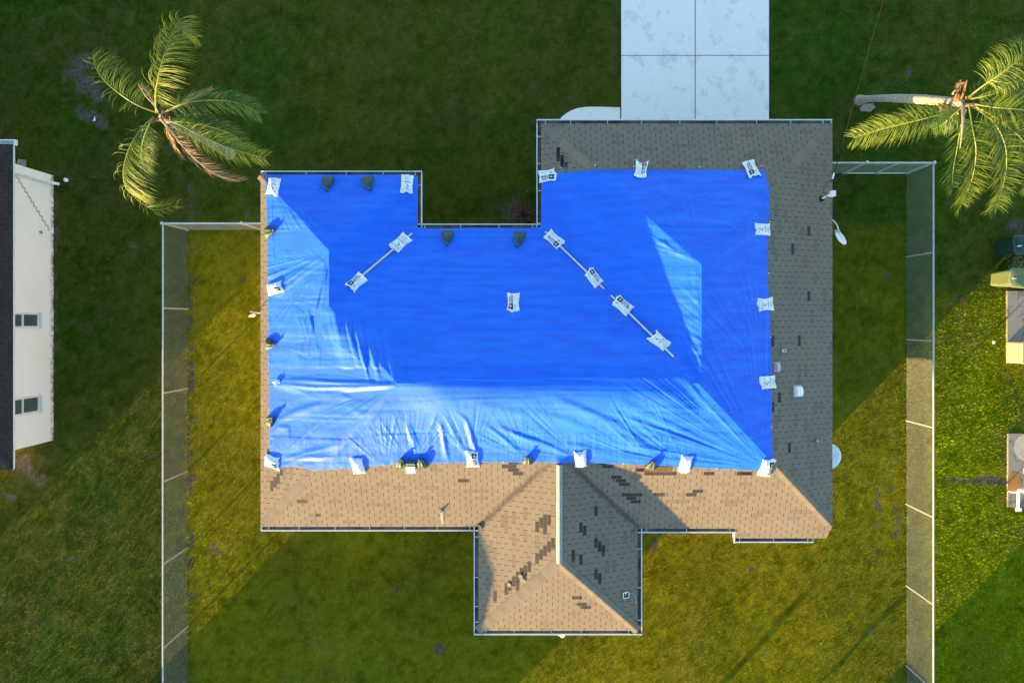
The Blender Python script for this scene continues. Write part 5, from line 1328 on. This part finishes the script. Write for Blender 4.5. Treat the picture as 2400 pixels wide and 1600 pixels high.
# white pipework
t = thing('pipe_rack', 'white plastic pipework standing on the rust stained slab', 'pipework', at(2386, 1195, 0.08))
o0 = Vector(at(2386, 1195, 0.08)); b = MB()
q = lambda px, py, z: Vector(at(px, py, z)) - o0
b.tube([q(2386, 1195, 0.0), q(2387, 1150, 0.62)], 0.045, 10); b.tube([q(2387, 1148, 0.62), q(2440, 1148, 0.62)], 0.045, 10); b.build('pipe', M['pvc'], t)
b = MB(); b.tube([q(2365, 1152, 0.45), q(2440, 1154, 0.45)], 0.03, 8); b.build('cross_pipe', M['pvc'], t)
b = MB(); b.box(q(2379, 1197, 0.02) , q(2395, 1190, 0.08)); b.build('foot_plate', M['pvc'], t)
b = MB(); b.box(q(2395, 1108, 0.001), q(2415, 1092, 0.25)); b.build('pump_box', M['grey'], t)
# air conditioner
c = at(2412, 826, 0.5); t = thing('air_conditioner', 'tan air conditioner unit with louvred top on its concrete slab', 'air conditioner', (c[0], c[1], 0.08))
b = MB(); s_ = 0.42
def rbox(b, hx, hy, z0, z1, r=0.06, n=4):
    pts = []
    for cx, cy, a0 in ((hx - r, hy - r, 0), (-hx + r, hy - r, 90), (-hx + r, -hy + r, 180), (hx - r, -hy + r, 270)):
        for k in range(n + 1): a = R(a0 + 90 * k / n); pts.append((cx + r * math.cos(a), cy + r * math.sin(a)))
    b.prism(pts, z0, z1)
rbox(b, s_, s_ * 0.80, 0.0, 0.70); b.build('cabinet', M['tan'], t)
b = MB(); rbox(b, s_ + 0.012, s_ * 0.80 + 0.012, 0.701, 0.735); b.build('lid', M['tan'], t)
b = MB()
for k in range(15): x = -0.34 + k * 0.048; b.box((x, -0.22, 0.737), (x + 0.018, 0.30, 0.752))
b.build('top_grille', M['grey'], t)
b = MB()
for k in range(12): z = 0.06 + k * 0.05; b.box((-s_ - 0.010, -0.28, z), (-s_ - 0.001, 0.28, z + 0.02))
b.build('side_louvre', M['tan'], t)
# wheeled bins
def bin_(px, py, mat, label, rot):
    c = at(px, py, 1.05); t = thing('wheeled_bin', label, 'bin', (c[0], c[1], 0), 'wheeled bins at the right edge'); Mx = Matrix.Rotation(rot, 4, 'Z')
    def loft(b, secs, n=5):
        vv = []; ff = []
        for hx, hy, z, r in secs:
            for cx, cy, a0 in ((hx - r, hy - r, 0), (-hx + r, hy - r, 90), (-hx + r, -hy + r, 180), (hx - r, -hy + r, 270)):
                for k in range(n): a = R(a0 + 90 * k / (n - 1)); vv.append(Mx @ Vector((cx + r * math.cos(a), cy + r * math.sin(a), z)))
        m_ = 4 * n
        for q in range(len(secs) - 1):
            for k in range(m_): ff.append((q*m_+k, q*m_+(k+1) % m_, (q+1)*m_+(k+1) % m_, (q+1)*m_+k))
        ff.append(tuple(range(m_))[::-1]); ff.append(tuple((len(secs)-1)*m_ + k for k in range(m_))); b.add(vv, ff)
    b = MB(); loft(b, [(0.24, 0.22, 0.04, 0.08), (0.29, 0.27, 0.95, 0.10)]); b.build('body', mat, t)
    b = MB(); loft(b, [(0.33, 0.30, 0.955, 0.14), (0.34, 0.31, 0.99, 0.15), (0.30, 0.27, 1.04, 0.16), (0.18, 0.16, 1.075, 0.12)]); b.build('lid', mat, t)
    b = MB(); b.box((-0.26, -0.05, 1.055), (-0.14, -0.02, 1.082), Mx); b.build('lid_grip', M['pvc'], t)
    b = MB(); b.tube([Mx @ Vector((0.30, -0.22, 0.90)), Mx @ Vector((0.40, -0.22, 0.98)), Mx @ Vector((0.40, 0.22, 0.98)), Mx @ Vector((0.30, 0.22, 0.90))], 0.018, 8); b.build('handle', mat, t)
    for sy in (-1, 1):
        b = MB(); b.tube([Mx @ Vector((0.24, sy * 0.22, 0.11)), Mx @ Vector((0.24, sy * 0.28, 0.11))], 0.11, 16); b.build('wheel', M['black'], t)
bin_(2403, 572, M['green_bin'], 'dark green wheeled bin, cut off by the right edge above the sage one', R(8))
bin_(2392, 651, M['olive_bin'], 'sage green wheeled bin between the dark bin and the concrete slab', R(-4))

# ------------------------------------------------------------------ small things on the grass
def litter(name, px, py, pts, label, mat, cat, z=0.05, h=0.012, group=None):
    c = at(px, py, z); b = MB(); b.prism([(c[0] + x, c[1] + y) for x, y in pts], z, z + h); o = b.build(name, mat); tag(o, label, cat, group); return o
c = at(154, 422, 0.1); b = MB(); b.tube([Vector((c[0], c[1], 0.0)), Vector((c[0], c[1], 0.10)), Vector((c[0], c[1], 0.14)), Vector((c[0], c[1], 0.165))], [0.045, 0.065, 0.055, 0.015], 12)
tag(b.build('pipe_stub', M['pvc'], smooth=True), 'white capped pipe stub in the grass beside the neighbour\'s downspout', 'pipe stub')
litter('paper_scrap', 221, 280, [(-0.04, -0.05), (0.04, -0.05), (0.035, 0.03), (0.01, 0.10), (0.0, 0.02)], 'white triangular paper scrap on the bare soil left of the palm', M['white_ink'], 'litter')
litter('paper_scrap', 2329, 802, [(-0.05, 0.05), (0.06, 0.03), (0.02, -0.06), (-0.04, -0.05)], 'white paper scrap on sunlit grass left of the air conditioner slab', M['white_ink'], 'litter')
litter('dry_leaf', 2253, 702, [(-0.07, 0.0), (-0.03, -0.10), (0.05, -0.09), (0.08, -0.02), (0.05, 0.09), (-0.02, 0.10)], 'tan dry leaf lying on the grass right of the fence', M['plywood'], 'leaf', h=0.02)
litter('paving_slab', 52, 383, [(-0.14, -0.10), (0.13, -0.13), (0.15, 0.10), (-0.10, 0.13)], 'grey broken paving slab behind the white house corner', M['pad'], 'slab', 0.0, 0.06)
litter('paver', 2032, 254, [(-0.22, -0.10), (0.10, -0.12), (0.24, 0.02), (0.16, 0.13), (-0.14, 0.11), (-0.25, 0.0)], 'grey stone at the foot of the leaning palm trunk', M['pad'], 'stone', 0.0, 0.07)
# dead shrub in the recess
p = Vector(at(1228, 508, 0)); t = thing('dead_shrub', 'dried brown shrub in the corner of the recessed front lawn', 'shrub', p); r = random.Random(9); b = MB(); lf = MB()
for q in range(46):
    a = r.uniform(0, 6.28); L = r.uniform(0.25, 0.5); p1 = Vector((math.cos(a) * L, math.sin(a) * L, r.uniform(0.1, 0.55))); mid = p1 * 0.5 + Vector((r.uniform(-.08,.08), r.uniform(-.08,.08), 0.12))
    b.tube([Vector((0, 0, 0)), mid, p1], [0.014, 0.009, 0.003], 5)
    for z in range(5):
        c = mid.lerp(p1, r.uniform(0.2, 1.1)) + Vector((r.gauss(0, .04), r.gauss(0, .04), r.gauss(0, .04))); d_ = Vector((r.uniform(-1,1), r.uniform(-1,1), r.uniform(-.6,.6))).normalized() * 0.05; s_ = d_.cross(Vector((0, 0, 1))).normalized() * 0.016
        lf.add([c - d_, c + s_, c + d_, c - s_], [(0, 1, 2, 3)])
b.build('twigs', M['twig'], t); lf.build('dry_leaves', M['rust_leaf'], t)
# weeds by the bins
t = thing('weed', 'yellow green weeds between the two wheeled bins and the lawn', 'weed', at(2376, 618, 0)); lf = MB(); r = random.Random(4)
for q in range(140):
    c = Vector((r.gauss(0, .16), r.gauss(0, .16), r.uniform(0.03, 0.35))); d_ = Vector((r.uniform(-1,1), r.uniform(-1,1), r.uniform(-.3,.6))).normalized() * 0.055; s_ = d_.cross(Vector((0, 0, 1))).normalized() * 0.022
    lf.add([c - d_, c + s_, c + d_, c - s_], [(0, 1, 2, 3)])
lf.build('leaves', leaf_material('weed_leaf', (0.13, 0.15, 0.02), (0.08, 0.11, 0.02)), t)

# ------------------------------------------------------------------ lawn
def blob_at(U, V, u, v, su, sv, a=0.0):
    du, dv = U - u, V - v; c, s = math.cos(a), math.sin(a); return np.exp(-(((du * c + dv * s) / su) ** 2 + ((-du * s + dv * c) / sv) ** 2))
def bareness(U, V, x, y):
    """worn or bare spots of the lawn, placed as in the photograph"""
    r = np.random.default_rng(77); bare = np.zeros(U.shape)
    for u, v, su, sv, a, k in ((70, 1085, 45, 26, 0.1, 1.2), (195, 170, 60, 45, 0.6, .8), (205, 240, 34, 60, 0.1, .8), (245, 300, 18, 45, -0.5, .9), (400, 365, 18, 34, 0, .6), (250, 15, 20, 14, 0, .6), (82, 60, 16, 24, 0, .6),
                            (436, 40, 24, 50, 0, .6), (95, 1125, 22, 20, 0, .8), (20, 1150, 18, 34, -0.5, .8), (170, 1312, 26, 8, -0.2, .8), (130, 530, 9, 120, 0, .8), (131, 800, 8, 230, 0, .7), (205, 520, 30, 10, 0.1, .4),
                            (2130, 170, 7, 22, 0, 1.0), (2028, 252, 30, 16, 0, .6), (2060, 1180, 14, 90, 0, .55), (2104, 1230, 10, 40, 0, 1.0), (2090, 1100, 10, 120, 0, .5), (2120, 780, 8, 200, 0, .5), (2300, 1125, 95, 16, 0.08, .7), (2365, 1310, 14, 45, 0.2, .7), (2250, 695, 30, 10, 0.2, .6),
                            (2400, 520, 50, 40, 0, .8), (2340, 640, 24, 22, 0, .7), (735, 1495, 16, 12, 0, .7), (612, 1370, 10, 8, 0, .6), (500, 1280, 10, 22, 0.5, .5), (1220, 500, 60, 40, 0.3, .8), (1735, 1325, 36, 12, 0, .6), (1815, 1440, 26, 14, 0.3, .4), (448, 1000, 9, 600, 0, .75), (610, 530, 30, 10, 0, .5)):
        bare += k * blob_at(U, V, u, v, su, sv, a)
    bare *= 0.7 + 0.9 * noise2(x * 3.5, y * 3.5, 91) + 0.4 * noise2(x * 9, y * 9, 99)
    for q in range(150):
        u, v = r.uniform(0, 2400), r.uniform(0, 1600); bare += r.uniform(.1, .7) * blob_at(U, V, u, v, r.uniform(5, 20), r.uniform(4, 14), r.uniform(0, 3))
    return np.clip(bare, 0, 1.3)
def turf_colour(x, y, U, V):
    yard = sst(436, 446, U) * sst(2128, 2118, U)           # dry fenced yard
    backyard = yard * sst(500, 560, V)
    big = noise2(x * 0.35, y * 0.35, 94) + 0.5 * noise2(x * 1.1, y * 1.1, 95)
    mid = noise2(x * 2.6, y * 2.6, 96)
    cA = np.array([0.048, 0.142, 0.010]); cB = np.array([0.118, 0.150, 0.014]); cY = np.array([0.355, 0.335, 0.008]); cG = np.array([0.190, 0.235, 0.008]); cD = np.array([0.170, 0.115, 0.030]); cR = np.array([0.260, 0.335, 0.003])
    t = np.clip(0.5 + 0.5 * big, 0, 1)[:, None]
    col = cA * (1 - t) + cB * t
    right = sst(2150, 2200, U)[:, None] * sst(650, 720, V)[:, None]; col = col * (1 - right) + cR * right
    gm_ = np.clip(0.22 + 0.55 * sst(1900, 2000, U) + 0.22 * sst(1180, 1330, V) * sst(1500, 1350, U) + 0.22 * noise2(x * 0.6 + 5, y * 0.6, 101) + 0.15 * mid, 0, 0.85)[:, None]
    col = col * (1 - backyard[:, None]) + (cY * (1 - gm_) + cG * gm_) * (0.78 + 0.22 * t) * backyard[:, None]
    m1, m2, m3 = noise2(x * 3.1, y * 3.1, 111), noise2(x * 7.7, y * 7.7, 112), noise2(x * 15, y * 15, 113)
    br = np.clip(0.10 + 0.30 * noise2(x * 0.9 + 3, y * 0.45, 114) + 0.30 * m1 + 0.25 * m2, 0, 0.65)[:, None] * (1 - 0.5 * backyard)[:, None]
    col = col * (1 - br) + np.array([0.120, 0.098, 0.034]) * br
    col = col * np.clip(1.04 + 0.26 * m1 + 0.26 * m2 + 0.24 * m3, 0.35, 1.8)[:, None]
    return col, yard, backyard, big, mid
# the ground is one sheet out to the horizon, finer around the houses so that bare soil can be told from turf
ax = np.concatenate([[-450, -60], np.arange(-18.4, 17.6, 0.08), [60, 450]]); ay = np.concatenate([[-450, -60], np.arange(-13.2, 12.2, 0.08), [60, 450]])
MX, MY = np.meshgrid(ax, ay); gi = np.arange(MX.size).reshape(MX.shape)
me = np_mesh('ground', np.stack([MX.ravel(), MY.ravel(), np.zeros(MX.size)], 1), np.stack([gi[:-1, :-1].ravel(), gi[:-1, 1:].ravel(), gi[1:, 1:].ravel(), gi[1:, :-1].ravel()], 1), 4)
at_ = me.attributes.new('bare', 'FLOAT', 'POINT'); at_.data.foreach_set('value', bareness(NX + MX * FPX / CAMH, NY - MY * FPX / CAMH, MX, MY).astype(np.float32).ravel())
ca_ = me.color_attributes.new('Col', 'FLOAT_COLOR', 'POINT'); c4 = np.ones((MX.size, 4), np.float32)
c4[:, :3] = turf_colour(MX.ravel(), MY.ravel(), (NX + MX * FPX / CAMH).ravel(), (NY - MY * FPX / CAMH).ravel())[0] * 0.56; ca_.data.foreach_set('color', c4.ravel())
me.materials.append(M['ground']); ground = link('ground', me); tag(ground, kind='structure')
def lawn(seed, dens):
    r = np.random.default_rng(seed)
    gx0, gx1, gy0, gy1 = -18.2, 17.4, -13.0, 12.0
    n = int(dens * (gx1 - gx0) * (gy1 - gy0)); x = r.uniform(gx0, gx1, n); y = r.uniform(gy0, gy1, n)
    keep = ~inside(inset(OUT, 0.35), x, y)
    def cut(x0, x1, y0, y1):
        nonlocal keep; keep &= ~((x > x0) & (x < x1) & (y > y0) & (y < y1))
    ed = 0.035 * noise2(x * 6, y * 6, 90)
    keep &= ~((x + 0.05 * noise2(y * 5, x * 0 + 3.3, 88) + ed > dl) & (x + 0.05 * noise2(y * 5, x * 0 + 9.3, 88) + ed < dr) & (y > dbot)); cut(-30, wxl + 0.02, -3.86, 4.70); cut(sx0, 20, sy0, sy1); a0 = at(2361, 682); a1 = at(2462, 852); cut(a0[0], 20, a1[1], a0[1])
    keep &= ~inside([gpt(*p) for p in pl], x + ed, y + ed)
    U, V = NX + x * FPX / CAMH, NY - y * FPX / CAMH
    def blob(u, v, su, sv, a=0.0):
        du, dv = U - u, V - v; c, s = math.cos(a), math.sin(a); return np.exp(-(((du * c + dv * s) / su) ** 2 + ((-du * s + dv * c) / sv) ** 2))
    bare = bareness(U, V, x, y)
    clump = 0.5 + 0.5 * noise2(x * 5, y * 5, 92) + 0.35 * noise2(x * 14, y * 14, 93)
    keep &= r.uniform(0, 1, n) > np.clip(bare * 1.0 + 0.22 * (clump < 0.28), 0, 0.98)
    x, y, U, V, bare, clump = [a[keep] for a in (x, y, U, V, bare, clump)]; n = len(x)
    col, yard, backyard, big, mid = turf_colour(x, y, U, V)
    front = (yard * (1 - sst(500, 560, V)))
    dry = np.clip(0.15 + 0.22 * front + 0.25 * big + 0.25 * mid + 0.75 * blob(560, 100, 80, 400)[:] * 0.6 + 0.35 * bare, 0, 1) * (0.25 + 0.55 * front + 0.25 * backyard)
    dry *= (r.uniform(0, 1, n) < 0.75)
    cD = np.array([0.185, 0.130, 0.030])
    col = col * (1 - dry[:, None]) + cD * dry[:, None]
    straw = (r.uniform(0, 1, n) < 0.014)[:, None]; col = np.where(straw, np.array([0.24, 0.20, 0.05]) * r.uniform(0.6, 1.1, n)[:, None], col)
    col = col * (r.uniform(0.7, 1.3, n) * (0.72 + 0.5 * np.clip(0.5 + 0.5 * noise2(x * 17, y * 17, 97) + 0.3 * noise2(x * 7, y * 7, 98), 0, 1.3)))[:, None]
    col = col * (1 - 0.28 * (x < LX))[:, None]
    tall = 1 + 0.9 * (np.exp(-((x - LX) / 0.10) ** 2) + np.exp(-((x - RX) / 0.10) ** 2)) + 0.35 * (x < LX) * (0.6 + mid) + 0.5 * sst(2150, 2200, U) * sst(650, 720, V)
    h = r.uniform(0.020, 0.048, n) * (1 - 0.25 * backyard) * tall * (0.8 + 0.4 * np.clip(clump, 0, 1)); w_ = r.uniform(0.008, 0.016, n) * (0.8 + 0.25 * tall)
    a = r.uniform(0, 2 * np.pi, n); ln = r.uniform(0.25, 1.25, n) * h * (1 - 0.45 * backyard); b2 = a + np.pi / 2 + r.uniform(-.5, .5, n)
    dx, dy = np.cos(a) * ln, np.sin(a) * ln; sx, sy = np.cos(b2) * w_ / 2, np.sin(b2) * w_ / 2
    z0 = np.full(n, -0.004)
    v = np.stack([np.stack([x - sx, y - sy, z0], 1), np.stack([x + sx, y + sy, z0], 1), np.stack([x + dx * .4 + sx * .8, y + dy * .4 + sy * .8, h * .65], 1), np.stack([x + dx * .4 - sx * .8, y + dy * .4 - sy * .8, h * .65], 1), np.stack([x + dx, y + dy, h], 1)], 1)
    i = np.arange(n) * 5
    quads = np.stack([i, i + 1, i + 2, i + 3], 1); tris = np.stack([i + 3, i + 2, i + 4], 1)
    me = bpy.data.meshes.new('lawn_grass'); me.vertices.add(5 * n); me.vertices.foreach_set('co', v.astype(np.float32).ravel())
    li = np.concatenate([quads.ravel(), tris.ravel()]).astype(np.int32); me.loops.add(len(li)); me.loops.foreach_set('vertex_index', li)
    me.polygons.add(2 * n); me.polygons.foreach_set('loop_start', np.concatenate([np.arange(n) * 4, 4 * n + np.arange(n) * 3]).astype(np.int32))
    me.update(calc_edges=True)
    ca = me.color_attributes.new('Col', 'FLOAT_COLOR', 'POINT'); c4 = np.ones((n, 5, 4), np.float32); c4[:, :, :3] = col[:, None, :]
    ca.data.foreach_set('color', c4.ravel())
    me.materials.append(M['blade'])
    o = link('lawn_grass', me); tag(o, 'short mown lawn grass covering the ground around the houses', 'grass', kind='stuff'); return o
lawn(5, 640)
